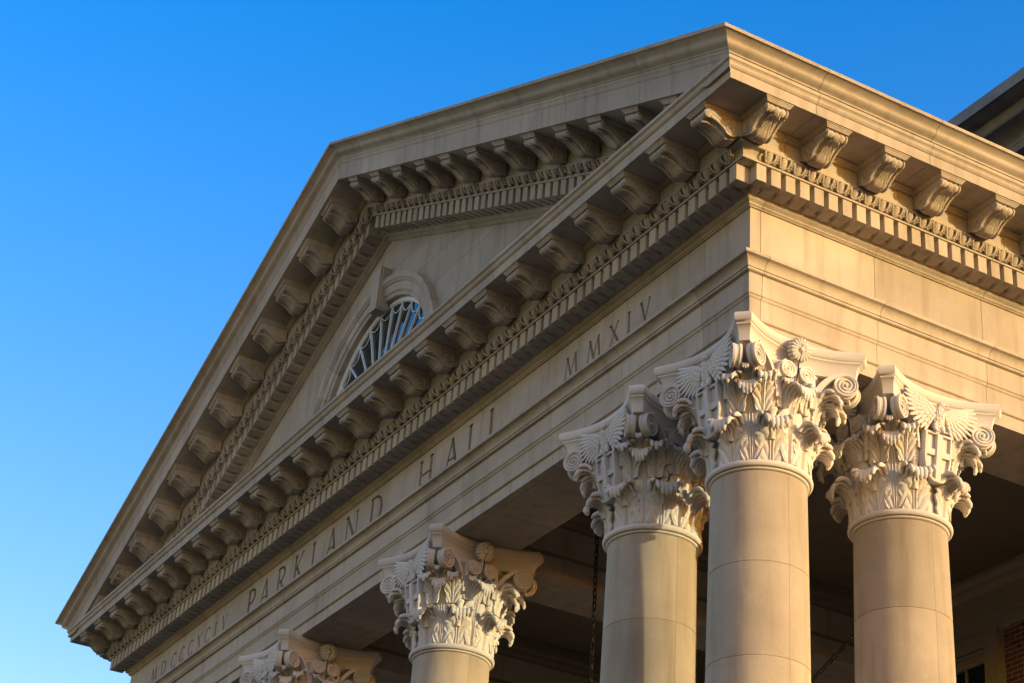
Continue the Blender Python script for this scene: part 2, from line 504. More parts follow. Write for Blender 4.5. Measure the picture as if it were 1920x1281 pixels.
def make_modillion():
    base = modillion_outline()
    bm = bmesh.new()
    HW = 0.125
    st = [(-HW, 0.004), (-HW + 0.004, 0.0), (-0.108, 0.0), (-0.104, 0.012)]
    for i in range(13):
        w = -0.098 + 0.196 * i / 12
        st.append((w, 0.013 - 0.011 * abs(math.cos(math.pi * w / 0.0653))))
    st += [(0.104, 0.012), (0.108, 0.0), (HW - 0.004, 0.0), (HW, 0.004)]
    # sign so that a positive inset shrinks the outline
    area = sum(base[i - 1][0] * base[i][1] - base[i][0] * base[i - 1][1] for i in range(len(base)))
    sg = 1 if area < 0 else -1
    add_rings(bm, [[(p, w, z) for p, z in offset_poly(base, sg * d)] for w, d in st])
    for s in (-1, 1):
        y = s * (HW + 0.000)
        add_tube(bm, spiral(0.130, -0.162, 0.082, 0.012, 2.4, 80, 40, y), [0.0125] * 20 + [0.010] * 21, 6)
        add_tube(bm, spiral(0.402, -0.091, 0.039, 0.007, -1.9, 130, 24, y), 0.0088, 6)
        add_ellipsoid(bm, (0.130, y, -0.162), XYZ, (0.018, 0.018, 0.018), 8, 6)
        add_ellipsoid(bm, (0.402, y, -0.091), XYZ, (0.013, 0.016, 0.013), 8, 6)
        add_tube(bm, [(0.375, y, -0.126), (0.340, y, -0.134), (0.300, y, -0.148), (0.260, y, -0.168), (0.225, y, -0.192), (0.190, y, -0.226)], [0.012, 0.011, 0.010, 0.010, 0.010, 0.008], 6)
        for k in range(7):      # fan of flutes between the scrolls
            t = k / 6
            a = R(20 + 62 * t)
            c = Vector((0.130, y, -0.162))
            d = Vector((math.cos(a), 0, math.sin(a)))
            ln = 0.098 + 0.11 * (1 - t) ** 1.3
            ln = min(ln, 0.110 / max(0.2, math.sin(a)))
            add_tube(bm, [c + d * 0.098, c + d * (0.098 + ln) * 0.93], [0.009, 0.004], 4)
    body = finish(bm, 'modillion', LIME, 40, doubles=False)
    bm = bmesh.new()
    rings = []
    for hw, ln, z in ((0.163, 0.480, 0.004), (0.163, 0.480, -0.012), (0.157, 0.474, -0.014), (0.153, 0.470, -0.020), (0.146, 0.463, -0.029), (0.138, 0.455, -0.037), (0.134, 0.451, -0.046)):
        rings.append([(-0.01, -hw, z), (ln, -hw, z), (ln, hw, z), (-0.01, hw, z)])
    add_rings(bm, rings)
    cap = finish(bm, 'cap', LIME, 30)
    # acanthus leaf under the scroll
    bm = bmesh.new()
    path = [(0.05, -0.236), (0.09, -0.254), (0.130, -0.260), (0.17, -0.254), (0.205, -0.230), (0.230, -0.208), (0.258, -0.188), (0.290, -0.172), (0.325, -0.158), (0.360, -0.152), (0.390, -0.150), (0.415, -0.146), (0.436, -0.134), (0.446, -0.118)]
    NV, NU = 36, 17
    grid = []
    for j in range(NV):
        t = j / (NV - 1) * (len(path) - 1)
        k = min(int(t), len(path) - 2)
        f = t - k
        p = path[k][0] * (1 - f) + path[k + 1][0] * f
        z = path[k][1] * (1 - f) + path[k + 1][1] * f
        tx, tz = path[k + 1][0] - path[k][0], path[k + 1][1] - path[k][1]
        ln = math.hypot(tx, tz)
        nx, nz = tz / ln, -tx / ln
        v = j / (NV - 1)
        hw = (0.088 - 0.040 * v ** 2) * (0.80 + 0.20 * abs(math.sin(math.pi * (v * 4.5 + 0.2))))
        row = []
        for i in range(NU):
            u = -1 + 2 * i / (NU - 1)
            h = 0.006 * (1 - abs(u) ** 3) + 0.010 * abs(math.sin(math.pi * (2.5 * abs(u) + 3.4 * v))) * min(1, 3 * abs(u)) + 0.009 * math.exp(-(u / 0.14) ** 2)
            if abs(u) > 0.99: h = -0.006
            row.append(bm.verts.new((p + nx * h, u * hw, z + nz * h)))
        grid.append(row)
    for a, b in zip(grid, grid[1:]):
        for i in range(NU - 1):
            bm.faces.new((a[i], a[i + 1], b[i + 1], b[i]))
    leaf = finish(bm, 'leaf', LIME, 50)
    return body, cap, leaf


MOD = make_modillion()
MODW = 0.415       # wall behind the modillions


def sheared(me, slope, zscale, rename=None):
    c = me.copy()
    for v in c.vertices:
        v.co.z = v.co.z * zscale + slope * v.co.y
    c.update()
    return c


def clipped(me, zc):
    bm = bmesh.new()
    bm.from_mesh(me)
    bmesh.ops.bisect_plane(bm, geom=list(bm.verts) + list(bm.edges) + list(bm.faces), plane_co=(0, 0, zc), plane_no=(0, 0, 1), clear_inner=True)
    c = me.copy()
    bm.to_mesh(c)
    bm.free()
    return c


def put_modillion(meshes, parent, loc, rz, zc=None):
    ms = [clipped(m, zc - loc[2]) for m in meshes] if zc is not None else meshes
    if not len(ms[0].vertices): return
    o = ob('modillion', ms[0], parent, loc, rz)
    if len(ms[1].vertices): ob('cap', ms[1], o, loc, rz)
    if len(ms[2].vertices): ob('leaf', ms[2], o, loc, rz)


FR = -math.pi / 2      # rotation of pieces that face the front
MF = [0.298 - (W + 0.596) / 25 * k for k in range(26)]
for x in MF:
    put_modillion(MOD, ent, (x, -MODW, Z_SOF - 0.001), FR)
k = 0
y = -0.300
while y < DEPTH - 0.3:
    put_modillion(MOD, ent, (MODW, y, Z_SOF - 0.001), 0)
    y += 0.7345


for k in range(5):
    put_modillion(MOD, ent, (-W - MODW, -0.300 + 0.7345 * k, Z_SOF - 0.001), math.pi)


# ------------------------------------------------------------------ dentils, eggs and darts
def make_dentil():
    bm = bmesh.new()
    add_box(bm, 0.10, 0.3285, -0.06, 0.06, 0.749, 0.943)
    bmesh.ops.bevel(bm, geom=[e for e in bm.edges if (e.verts[0].co.x > 0.3 and e.verts[1].co.x > 0.3)], offset=0.003, segments=1, affect='EDGES')
    return finish(bm, 'dentil', LIME, 0)


def make_egg():
    bm = bmesh.new()
    ax = frame((0.62, 0, 0.78), (0.78, 0, -0.62))      # long axis leans outwards at the top
    add_ellipsoid(bm, (0.368, 0, 1.016), ax, (0.038, 0.047, 0.074), 14, 10)
    me = finish(bm, 'egg', LIME, 60)
    bm = bmesh.new()

    def sp(y, t):       # a point on the moulding's face, t from 0 (bottom) to 1 (top)
        return (0.360 + 0.062 * math.sin(math.pi / 2 * t), y, 0.966 + 0.088 * (1 - math.cos(math.pi / 2 * t)) * 1.0 + 0.010)
    path = []
    for i in range(17):
        a = math.pi * i / 16
        yy = -0.066 * math.cos(a)
        t = 1.02 - 1.04 * math.sin(a) ** 0.75
        path.append(sp(yy, max(0.0, min(1, t))))
    add_tube(bm, path, 0.0125, 6)
    # dart
    for y0 in (0.09,):
        add_tube(bm, [sp(y0, 1.0), sp(y0, 0.5), sp(y0, 0.12)], [0.012, 0.009, 0.005], 5)
        b = Vector(sp(y0, 0.16))
        t = Vector(sp(y0, 0.42))
        add_tube(bm, [sp(y0 - 0.024, 0.36), b], [0.007, 0.004], 4)
        add_tube(bm, [sp(y0 + 0.024, 0.36), b], [0.007, 0.004], 4)
    sh = finish(bm, 'shell_and_dart', LIME, 60, doubles=False)
    return me, sh


DENT = make_dentil()
EGG, SHELL = make_egg()


def put_egg(parent, egg, shell, loc, rz):
    o = ob('egg', egg, parent, loc, rz)
    ob('shell_and_dart', shell, o, loc, rz)


for k in range(101):
    ob('dentil', DENT, ent, (0.155 - PITCH * k, 0, 0), FR)
    put_egg(ent, EGG, SHELL, (0.155 - PITCH * k - 0.02, 0, 0), FR)
k = 0
while -0.1045 + PITCH * k < 5.2:
    y = -0.1045 + PITCH * k
    ob('dentil', DENT, ent, (0, y, 0), 0)
    put_egg(ent, EGG, SHELL, (0, y + 0.05, 0), 0)
    k += 1

# ------------------------------------------------------------------ carved letters
T, t_ = 0.140, 0.072


def ell(cx, cy, rx, ry, a0, a1, n, thick=T, thin=t_):
    pts = []
    for i in range(n + 1):
        a = R(a0 + (a1 - a0) * i / n)
        pts.append((cx + rx * math.cos(a), cy + ry * math.sin(a), thin + (thick - thin) * abs(math.cos(a)) ** 1.3))
    return [(pts[i][:2], pts[i + 1][:2], (pts[i][2] + pts[i + 1][2]) / 2) for i in range(n)]


def serif(x, y, w=0.17):
    return [((x - w / 2, y), (x + w / 2, y), 0.05)]


def stem(x, th=T, w=0.20):
    return [((x, 0), (x, 1), th)] + serif(x, 0.02, w) + serif(x, 0.98, w)


GLYPH = {
    'I': (0.14, stem(0.07)),
    'L': (0.55, stem(0.09) + [((0.09, 0.02), (0.50, 0.02), t_), ((0.50, 0.02), (0.53, 0.16), 0.05)]),
    'H': (0.80, stem(0.09) + stem(0.71) + [((0.09, 0.52), (0.71, 0.52), t_)]),
    'N': (0.88, [((0.10, 0), (0.10, 1), t_), ((0.08, 1), (0.78, 0), T), ((0.78, 0), (0.78, 1), t_)] + serif(0.10, 0.02) + serif(0.05, 0.98, 0.14) + serif(0.78, 0.98)),
    'M': (1.08, [((0.08, 0), (0.22, 1), t_), ((0.20, 1), (0.54, 0.03), T), ((0.54, 0.03), (0.86, 1), t_), ((0.86, 1), (0.99, 0), T)] + serif(0.08, 0.02) + serif(0.99, 0.02) + serif(0.19, 0.98, 0.12) + serif(0.88, 0.98, 0.12)),
    'A': (0.78, [((0.06, 0), (0.39, 1), t_), ((0.38, 1), (0.71, 0), T), ((0.18, 0.36), (0.58, 0.36), 0.055)] + serif(0.06, 0.02, 0.15) + serif(0.71, 0.02)),
    'V': (0.78, [((0.07, 1), (0.40, 0), T), ((0.40, 0), (0.70, 1), t_)] + serif(0.07, 0.98) + serif(0.70, 0.98, 0.15)),
    'X': (0.76, [((0.07, 1), (0.69, 0), T), ((0.66, 1), (0.08, 0), t_)] + serif(0.07, 0.98) + serif(0.66, 0.98, 0.15) + serif(0.69, 0.02) + serif(0.08, 0.02, 0.15)),
    'K': (0.74, stem(0.09) + [((0.60, 1), (0.11, 0.46), t_), ((0.20, 0.56), (0.66, 0), T)] + serif(0.60, 0.98, 0.14) + serif(0.67, 0.02, 0.14)),
    'P': (0.62, stem(0.09) + ell(0.22, 0.74, 0.33, 0.25, 90, -90, 12) + [((0.09, 0.99), (0.22, 0.99), t_), ((0.09, 0.49), (0.22, 0.49), t_)]),
    'R': (0.72, stem(0.09) + ell(0.22, 0.74, 0.31, 0.25, 90, -90, 12) + [((0.09, 0.99), (0.22, 0.99), t_), ((0.09, 0.49), (0.22, 0.49), t_), ((0.27, 0.49), (0.66, 0.0), T)]),
    'D': (0.82, stem(0.09) + ell(0.24, 0.5, 0.49, 0.485, 90, -90, 16) + [((0.09, 0.985), (0.24, 0.985), t_), ((0.09, 0.015), (0.24, 0.015), t_)]),
    'C': (0.78, ell(0.44, 0.5, 0.39, 0.49, 42, 318, 20) + [((0.735, 0.82), (0.735, 0.98), 0.045), ((0.735, 0.18), (0.735, 0.02), 0.045)]),
}


def letter_solid(ch, x0, z0, h, wscale=1.0):
    bm = bmesh.new()
    for a, b, th in GLYPH[ch][1]:
        A = Vector((x0 + a[0] * h * wscale, z0 + a[1] * h)); B = Vector((x0 + b[0] * h * wscale, z0 + b[1] * h))
        d = (B - A)
        if d.length < 1e-6: continue
        d.normalize()
        nn = Vector((-d.y, d.x))
        w = th * h
        A2, B2 = A - d * w * 0.12, B + d * w * 0.12
        dep = 0.95 * w + 0.006
        out = 0.006
        wo = w / 2 * (1 + out / dep)
        rings = []
        for P in (A2, B2):
            q0, q1 = P + nn * wo, P - nn * wo
            rings.append([(q0.x, -out, q0.y), (q1.x, -out, q1.y), (P.x, dep, P.y)])
        add_rings(bm, rings)
    bmesh.ops.recalc_face_normals(bm, faces=bm.faces)
    me = bpy.data.meshes.new('letter_cut')
    bm.to_mesh(me)
    bm.free()
    return me


WORDS = [('MDCCCXCIV', [-16.60, -16.13, -15.70, -15.33, -14.96, -14.60, -14.26, -13.85, -13.58], 0.215, 0.25, 1.0),
         ('PARKLAND', [-12.58, -12.12, -11.50, -10.91, -10.31, -9.84, -9.24, -8.47], 0.115, 0.445, 1.0),
         ('HALL', [-7.08, -6.38, -5.78, -5.26], 0.115, 0.445, 1.0),
         ('MMXIV', [-3.53, -3.05, -2.59, -2.215, -1.98], 0.215, 0.265, 1.0)]
dg = None


def boolean(target, cutter_mesh, op, use_self=True):
    c = bpy.data.objects.new('tmp_cut', cutter_mesh)
    col.objects.link(c)
    m = target.modifiers.new('b', 'BOOLEAN')
    m.operation = op
    m.object = c
    m.solver = 'EXACT'
    m.use_self = use_self
    deps = bpy.context.evaluated_depsgraph_get()
    res = bpy.data.meshes.new_from_object(target.evaluated_get(deps))
    target.modifiers.clear()
    bpy.data.objects.remove(c)
    return res


for word, xs, z0, h, ws in WORDS:
    for ch, x0 in zip(word, xs):
        cut = letter_solid(ch, x0, z0, h, ws)
        w = GLYPH[ch][0] * h
        for fb in frieze_f:
            bx = [v.co.x for v in fb.data.vertices]
            lo, hi = min(bx), max(bx)
            if hi < x0 - 0.05 or lo > x0 + w + 0.05: continue
            vis = fb.data
            tmp = bpy.data.objects.new('tmp', vis.copy())
            col.objects.link(tmp)
            new = boolean(tmp, cut, 'DIFFERENCE')
            inter = boolean(tmp, cut, 'INTERSECT')
            bpy.data.objects.remove(tmp)
            if len(new.polygons) < 4: continue
            fb.data = new
            new.polygons.foreach_set('use_smooth', [False] * len(new.polygons))
            if len(inter.polygons) > 3:
                bm = bmesh.new()
                bm.from_mesh(inter)
                bmesh.ops.delete(bm, geom=[f for f in bm.faces if all(abs(v.co.y) < 1e-4 for v in f.verts)], context='FACES')
                bmesh.ops.reverse_faces(bm, faces=bm.faces)
                for v in bm.verts: v.co.y -= 0.0015
                if len(bm.faces):
                    lm = bpy.data.meshes.new('letter')
                    bm.to_mesh(lm)
                    lm.materials.clear(); lm.materials.append(GROOVE_SHADE)  # letter faces take the limestone colour darkened for shade
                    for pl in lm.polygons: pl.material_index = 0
                    lo_ = ob('letter', lm, fb)
                    lo_['label'] = 'carved capital letter %s' % ch
                bm.free()

# ------------------------------------------------------------------ pediment
ped = tag(empty('pediment', (XC, 0, 1.54)), 'triangular stone pediment with bracketed raking cornices around an arched fanlight', 'pediment')
RJ = [XC + 0.93 + 1.466 * k for k in range(7)]
for side in 'RL':
    for nm, pr, off in (('sima_block', R_SIMA, 0.0), ('corona_block', R_CORONA, -0.08), ('ovolo_block', R_OVOLO, 0.3), ('bed_moulding_block', R_BED, 0.25)):
        cl = None if nm == 'sima_block' else 1.40
        if side == 'R':
            blocks(nm, pr, 'R', XC, 0, [j + off for j in RJ], 0, 1, LIME, ped, cl)
        else:
            blocks(nm, pr, 'L', -W, XC, sorted(-W - (j + off) for j in RJ), -1, 0, LIME, ped, cl)

modR, modL = [sheared(m, -SL, K) for m in MOD], [sheared(m, SL, K) for m in MOD]
dR, dL = sheared(DENT, 0, 1), sheared(DENT, 0, 1)
for me_, sg in ((dR, -SL), (dL, SL)):
    for v in me_.vertices: v.co.z = (v.co.z - Z_SOF) * K + sg * v.co.y
eR, eL, sR, sL_ = [m.copy() for m in (EGG, EGG, SHELL, SHELL)]
for me_, sg in ((eR, -SL), (eL, SL), (sR, -SL), (sL_, SL)):
    for v in me_.vertices: v.co.z = (v.co.z - Z_SOF) * K + sg * v.co.y
for side, ms, d, e, s in (('R', modR, dR, eR, sR), ('L', modL, dL, eL, sL_)):
    sg = 1 if side == 'R' else -1
    for k in range(14):
        x = XC + sg * (0.45 + 0.7475 * k)
        zs = zr(x, side) - 0.568
        if zs < 1.50 or abs(x - XC) > 9.4: continue
        put_modillion(ms, ped, (x, -MODW - 0.02, zs - 0.001), FR, 1.45 if zs < 1.95 else None)
    for k in range(56):
        x = XC + sg * (0.16 + 0.187 * k)
        zs = zr(x, side) - 0.568
        if zs - 0.41 > 1.50:
            zb = zs - 0.62 - 0.03
            dd = d if zb > 1.36 else clipped(d, 1.42 - zs)
            ob('dentil', dd, ped, (x, 0, zs), FR)
        if zs - 0.30 > 1.50:
            ee, ss = (e, s) if zs - 0.42 > 1.40 else (clipped(e, 1.42 - zs), clipped(s, 1.42 - zs))
            if len(ee.vertices) and len(ss.vertices):
                put_egg(ped, ee, ss, (x + 0.03, 0, zs), FR)

# tympanum of coursed stones, with an arched opening
WZ, WR_IN, WR_OUT = 2.05, 1.68, 2.03
def clip_poly(poly, nx, nz, c):
    out = []
    for i in range(len(poly)):
        a, b = poly[i - 1], poly[i]
        da, db = nx * a[0] + nz * a[1] - c, nx * b[0] + nz * b[1] - c
        if (da <= 0) != (db <= 0):
            t = da / (da - db)
            out.append((a[0] + (b[0] - a[0]) * t, a[1] + (b[1] - a[1]) * t))
        if db <= 0: out.append(b)
    return out


tymp_back = []
bm = bmesh.new()
add_lathe(bm, [(0.0, -0.6), (1.86, -0.6), (1.86, 0.6), (0.0, 0.6)], 64)
bmesh.ops.rotate(bm, verts=bm.verts, cent=(0, 0, 0), matrix=Matrix.Rotation(R(90), 3, 'X'))
bmesh.ops.translate(bm, verts=bm.verts, vec=(XC, 0, WZ))
bmesh.ops.remove_doubles(bm, verts=bm.verts, dist=1e-4)
bmesh.ops.recalc_face_normals(bm, faces=bm.faces)
hole = bpy.data.meshes.new('hole')
bm.to_mesh(hole); bm.free()
CH = 0.455
row = 0
zc = 1.535
while zc < 5.1:
    off = 0.62 * (row % 2)
    xb = XC - 10.2 + off
    while xb < XC + 10:
        poly = [(xb + GAP / 2, zc + GAP / 2), (xb + 1.25 - GAP / 2, zc + GAP / 2), (xb + 1.25 - GAP / 2, zc + CH - GAP / 2), (xb + GAP / 2, zc + CH - GAP / 2)]
        lim = 1.70 + SL * (1.165 - 0) - 1.20
        poly = clip_poly(poly, SL, 1, lim)
        if len(poly) >= 3:
            poly = clip_poly(poly, -SL, 1, lim + SL * W)
        if len(poly) >= 3 and max(p[1] for p in poly) - min(p[1] for p in poly) > 0.01:
            bm = bmesh.new()
            add_rings(bm, [[(x, 0.0, z) for x, z in poly], [(x, 0.14, z) for x, z in poly]])
            me = finish(bm, 'tympanum_block', LIME, 0)
            o = ob('tympanum_block', me, ped)
            dmin = min(math.hypot(max(min(p[0] for p in poly) - XC, 0, XC - max(p[0] for p in poly)), max(min(p[1] for p in poly) - WZ, 0)), 99)
            if dmin < 1.86:
                o.location = (0, 0, 0); par = o.parent; o.parent = None
                new = boolean(o, hole.copy(), 'DIFFERENCE', False)
                o.data = new
                o.parent = par
                o.location = -WLOC[par]
                if len(new.polygons) == 0:
                    bpy.data.objects.remove(o)
        xb += 1.25
    zc += CH
    row += 1
# backing wall ring behind the tympanum, roof behind the pediment
bm = bmesh.new()
tri = [(-W - 0.3, 1.54), (0.3, 1.54), (XC, 1.54 + SL * (W / 2 + 0.3))]
bm2 = [[(x, 0.16, z) for x, z in tri], [(x, 0.5, z) for x, z in tri]]
add_rings(bm, bm2)
bmesh.ops.recalc_face_normals(bm, faces=bm.faces)
me = bpy.data.meshes.new('backing'); bm.to_mesh(me); bm.free(); me.materials.append(GROOVE_SHADE)
o = ob('backing', me, ped)
o.parent = None; o.location = (0, 0, 0)
o.data = boolean(o, hole.copy(), 'DIFFERENCE', False)
o.parent = ped; o.location = -WLOC[ped]
bm = bmesh.new()
zt = zr(XC, 'R')
for sgn in (1, -1):
    x0, x1 = XC, XC + sgn * (W / 2 + 0.9)
    q = [(x0, zt - 0.10), (x1, zt - 0.10 - SL * (W / 2 + 0.9)), (x1, zt - 0.22 - SL * (W / 2 + 0.9)), (x0, zt - 0.22)]
    add_rings(bm, [[(x, -0.15, z) for x, z in q], [(x, DEPTH, z) for x, z in q]])
ob('roof', finish(bm, 'roof', SLATE, 0), ped)

# archivolt: voussoirs with fillets, keystone
A_PROF = [(1.70, -0.20), (1.70, 0.030), (1.707, 0.042), (1.72, 0.046), (1.76, 0.050), (1.765, 0.062), (1.775, 0.062), (1.780, 0.070), (1.90, 0.074), (1.905, 0.088), (1.93, 0.098), (1.95, 0.118), (2.01, 0.122), (2.03, 0.118), (2.03, -0.02)]
nv = 13
for i in range(nv):
    a0, a1 = 180.0 * i / nv + (0.12 if i else 0), 180.0 * (i + 1) / nv - 0.12
    bm = bmesh.new()
    rings = []
    for k in range(6):
        a = R(a0 + (a1 - a0) * k / 5)
        rings.append([(XC + r * math.cos(a), -p, WZ + r * math.sin(a)) for r, p in A_PROF])
    add_rings(bm, rings)
    ob('voussoir', finish(bm, 'voussoir', LIME, 30), ped)
bm = bmesh.new()
add_rings(bm, [[(XC - 0.115, y, WZ + 1.60), (XC + 0.115, y, WZ + 1.60), (XC + 0.175, y, WZ + 2.24), (XC - 0.175, y, WZ + 2.24)] for y in (0.02, -0.135)])
add_rings(bm, [[(XC - 0.098, y, WZ + 1.575), (XC + 0.098, y, WZ + 1.575), (XC + 0.148, y, WZ + 2.26), (XC - 0.148, y, WZ + 2.26)] for y in (0.01, -0.165)])
ob('keystone', finish(bm, 'keystone', LIME, 0), ped)

win = bpy.data.objects.new('fanlight_window', None)
bm = bmesh.new()
FP = -0.075          # plane of the sash
RF = 1.69
rings = []
for k in range(61):
    a = R(180 * k / 60)
    rings.append([(XC + r * math.cos(a), -p, WZ + r * math.sin(a)) for r, p in ((RF + 0.02, FP - 0.03), (RF + 0.02, FP + 0.035), (RF - 0.035, FP + 0.035), (RF - 0.055, FP + 0.01), (RF - 0.055, FP - 0.03))])
add_rings(bm, rings)
win = ob('fanlight_window', finish(bm, 'fanlight_window', WHITE, 35), ped)
NS = 15
for i in range(1, NS):
    a = R(180 * i / NS)
    bm = bmesh.new()
    d = Vector((math.cos(a), 0, math.sin(a))); s = Vector((-math.sin(a), 0, math.cos(a)))
    rings = []
    for r in (0.3, RF - 0.04):
        c = Vector((XC, -FP, WZ)) + d * r
        rings.append([c + s * 0.0078 + Vector((0, 0.02, 0)), c + s * 0.0078 - Vector((0, 0.018, 0)), c - s * 0.0078 - Vector((0, 0.018, 0)), c - s * 0.0078 + Vector((0, 0.02, 0))])
    add_rings(bm, rings)
    ob('glazing_bar', finish(bm, 'glazing_bar', WHITE, 0), win)
for i in range(NS):
    bm = bmesh.new()
    pts = []
    for k in range(13):
        t = k / 12
        a = R(180 * (i + t) / NS)
        r = RF - 0.06 - 0.125 * math.sin(math.pi * t) ** 0.8
        pts.append((XC + r * math.cos(a), -FP - 0.004, WZ + r * math.sin(a)))
    add_tube(bm, pts, 0.0085, 6)
    ob('swag_bar', finish(bm, 'swag_bar', WHITE, 60), win)
    bm = bmesh.new()
    a0, a1 = R(180 * i / NS), R(180 * (i + 1) / NS)
    am = (a0 + a1) / 2
    tilt = random.uniform(-0.012, 0.012)
    vv = [(0.28, a0), (RF - 0.02, a0), (RF - 0.02, am), (RF - 0.02, a1), (0.28, a1)]
    fr = [(XC + r * math.cos(a), -FP + 0.012 + tilt * (r - 0.9) * (1 if a < am else -1) * 0.3, WZ + r * math.sin(a)) for r, a in vv]
    add_rings(bm, [fr, [(x, y + 0.005, z) for x, y, z in fr]])
    ob('pane', finish(bm, 'pane', GLASS, 0), win)
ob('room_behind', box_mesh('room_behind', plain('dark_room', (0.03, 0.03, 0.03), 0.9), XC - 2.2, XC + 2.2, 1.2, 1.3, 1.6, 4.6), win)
# ------------------------------------------------------------------ columns
CZ = -2.18            # top of the shafts
CAP_H = Z_ARCH - CZ   # 1.397


def leaf_mesh(name, path, w0, w1, w2, fingers, fold, rel=0.011, nv=44, nu=41):
    """acanthus leaf; path of (r, z) up the bell and over the curling tip; az = +X"""
    # resample the path
    P = [Vector(p) for p in path]
    seg = [0.0]
    for a, b in zip(P, P[1:]): seg.append(seg[-1] + (b - a).length)
    tot = seg[-1]

    def at(s):
        s = max(0, min(1, s)) * tot
        for k in range(len(P) - 1):
            if s <= seg[k + 1] + 1e-9:
                f = (s - seg[k]) / max(1e-9, seg[k + 1] - seg[k])
                p0, p1, p2, p3 = P[max(k - 1, 0)], P[k], P[k + 1], P[min(k + 2, len(P) - 1)]
                return 0.5 * ((2 * p1) + (p2 - p0) * f + (2 * p0 - 5 * p1 + 4 * p2 - p3) * f * f + (3 * p1 - p0 - 3 * p2 + p3) * f ** 3)
        return P[-1]
    bm = bmesh.new()
    grid, gback = [], []
    curl0 = 0.62
    thick = 0.016
    for j in range(nv):
        v = j / (nv - 1)
        row, rb = [], []
        for i in range(nu):
            u = -1 + 2 * i / (nu - 1)
            au = abs(u)
            vend = 1.0 - 0.05 - 0.22 * au ** 2.0
            s = v * vend if v > curl0 else v * (1 + (vend - 1) * (v / curl0) ** 3)
            c = at(s)
            t = at(min(1, s + 0.01)) - at(max(0, s - 0.01))
            t.normalize()
            n = Vector((t.y, -t.x))       # outward normal
            if v < 0.5: w = w0 + (w1 - w0) * math.sin(math.pi / 2 * v / 0.5)
            else: w = w1 + (w2 - w1) * ((v - 0.5) / 0.5) ** 1.2
            lob = abs(math.sin(math.pi * (v * 4.2 + 0.15))) ** 0.6
            w *= 1 - (0.20 * (1 - lob)) * min(1, v * 4) * (1 if v < 0.72 else 0.2)
            g = max(0.0, min(1.0, (v - curl0) / 0.18))
            # leaflets on the body: deep grooves fanning up and out from a double midrib
            ph = 4.2 * v - 1.75 * au
            body = abs(math.sin(math.pi * (ph + 0.15))) ** 0.5 * min(1, max(0, au - 0.12) * 6)
            vein = abs(math.sin(math.pi * (ph * 3 + 0.45)))
            rib = math.exp(-((au - 0.09) / 0.055) ** 2)
            h_body = rel * (1.6 * body + 0.45 * vein * min(1, au * 3)) + 0.022 * rib + 0.020 * au ** 2 * (1 - v) - 0.024 * au ** 3 * v
            h_tip = 0.004 - fold * u * u
            h = h_body * (1 - g) + h_tip * g
            ang = u * w / max(0.30, 0.62 * c.x + 0.20)
            for hh, lst in ((h, row), (h - thick - 0.010 * (1 - g), rb)):
                r = c.x + n.x * hh
                lst.append(bm.verts.new((r * math.cos(ang), r * math.sin(ang), c.y + n.y * hh)))
        grid.append(row)
        gback.append(rb)
    for gr, flip in ((grid, False), (gback, True)):
        for a, b in zip(gr, gr[1:]):
            for i in range(nu - 1):
                f = (a[i], a[i + 1], b[i + 1], b[i])
                bm.faces.new(f[::-1] if flip else f)
    for j in range(nv - 1):
        bm.faces.new((grid[j][0], grid[j + 1][0], gback[j + 1][0], gback[j][0]))
        bm.faces.new((grid[j + 1][-1], grid[j][-1], gback[j][-1], gback[j + 1][-1]))
    for i in range(nu - 1):
        bm.faces.new((grid[-1][i], grid[-1][i + 1], gback[-1][i + 1], gback[-1][i]))
        bm.faces.new((grid[0][i + 1], grid[0][i], gback[0][i], gback[0][i + 1]))
    nf = fingers + 1
    for i in range(nf):     # rounded lobes hanging from the curled tip
        u = (-1 + 2 * i / (nf - 1)) * 0.92
        pts, rad = [], []
        s_end = 1.0 - 0.24 * abs(u) ** 1.8
        m = 8
        for k in range(m + 1):
            s_ = 0.58 + (s_end - 0.58) * k / m
            c = at(s_)
            t = (at(min(1, s_ + 0.01)) - at(max(0, s_ - 0.01))).normalized()
            n = Vector((t.y, -t.x))
            kk = k / m
            h = -fold * u * u * min(1, kk * 2) + 0.002
            r = c.x + n.x * h
            w = (w1 + (w2 - w1) * max(0, (s_ - 0.5) / 0.5) ** 1.2)
            ang = u * w / max(0.30, 0.62 * c.x + 0.20)
            pts.append((r * math.cos(ang), r * math.sin(ang), c.y + n.y * h))
            rad.append((w1 + 2 * w2) / 3 / nf * (0.55 + 0.80 * math.sin(math.pi * min(1, 0.12 + 0.55 * kk))) * (1.0 if kk < 0.99 else 0.75))
        e = Vector(pts[-1]) + (Vector(pts[-1]) - Vector(pts[-2])).normalized() * rad[-1] * 0.9
        pts.append(tuple(e)); rad.append(rad[-1] * 0.25)
        add_tube(bm, pts, rad, 7)
    return finish(bm, name, CARVE, 65, doubles=False, recalc=False)


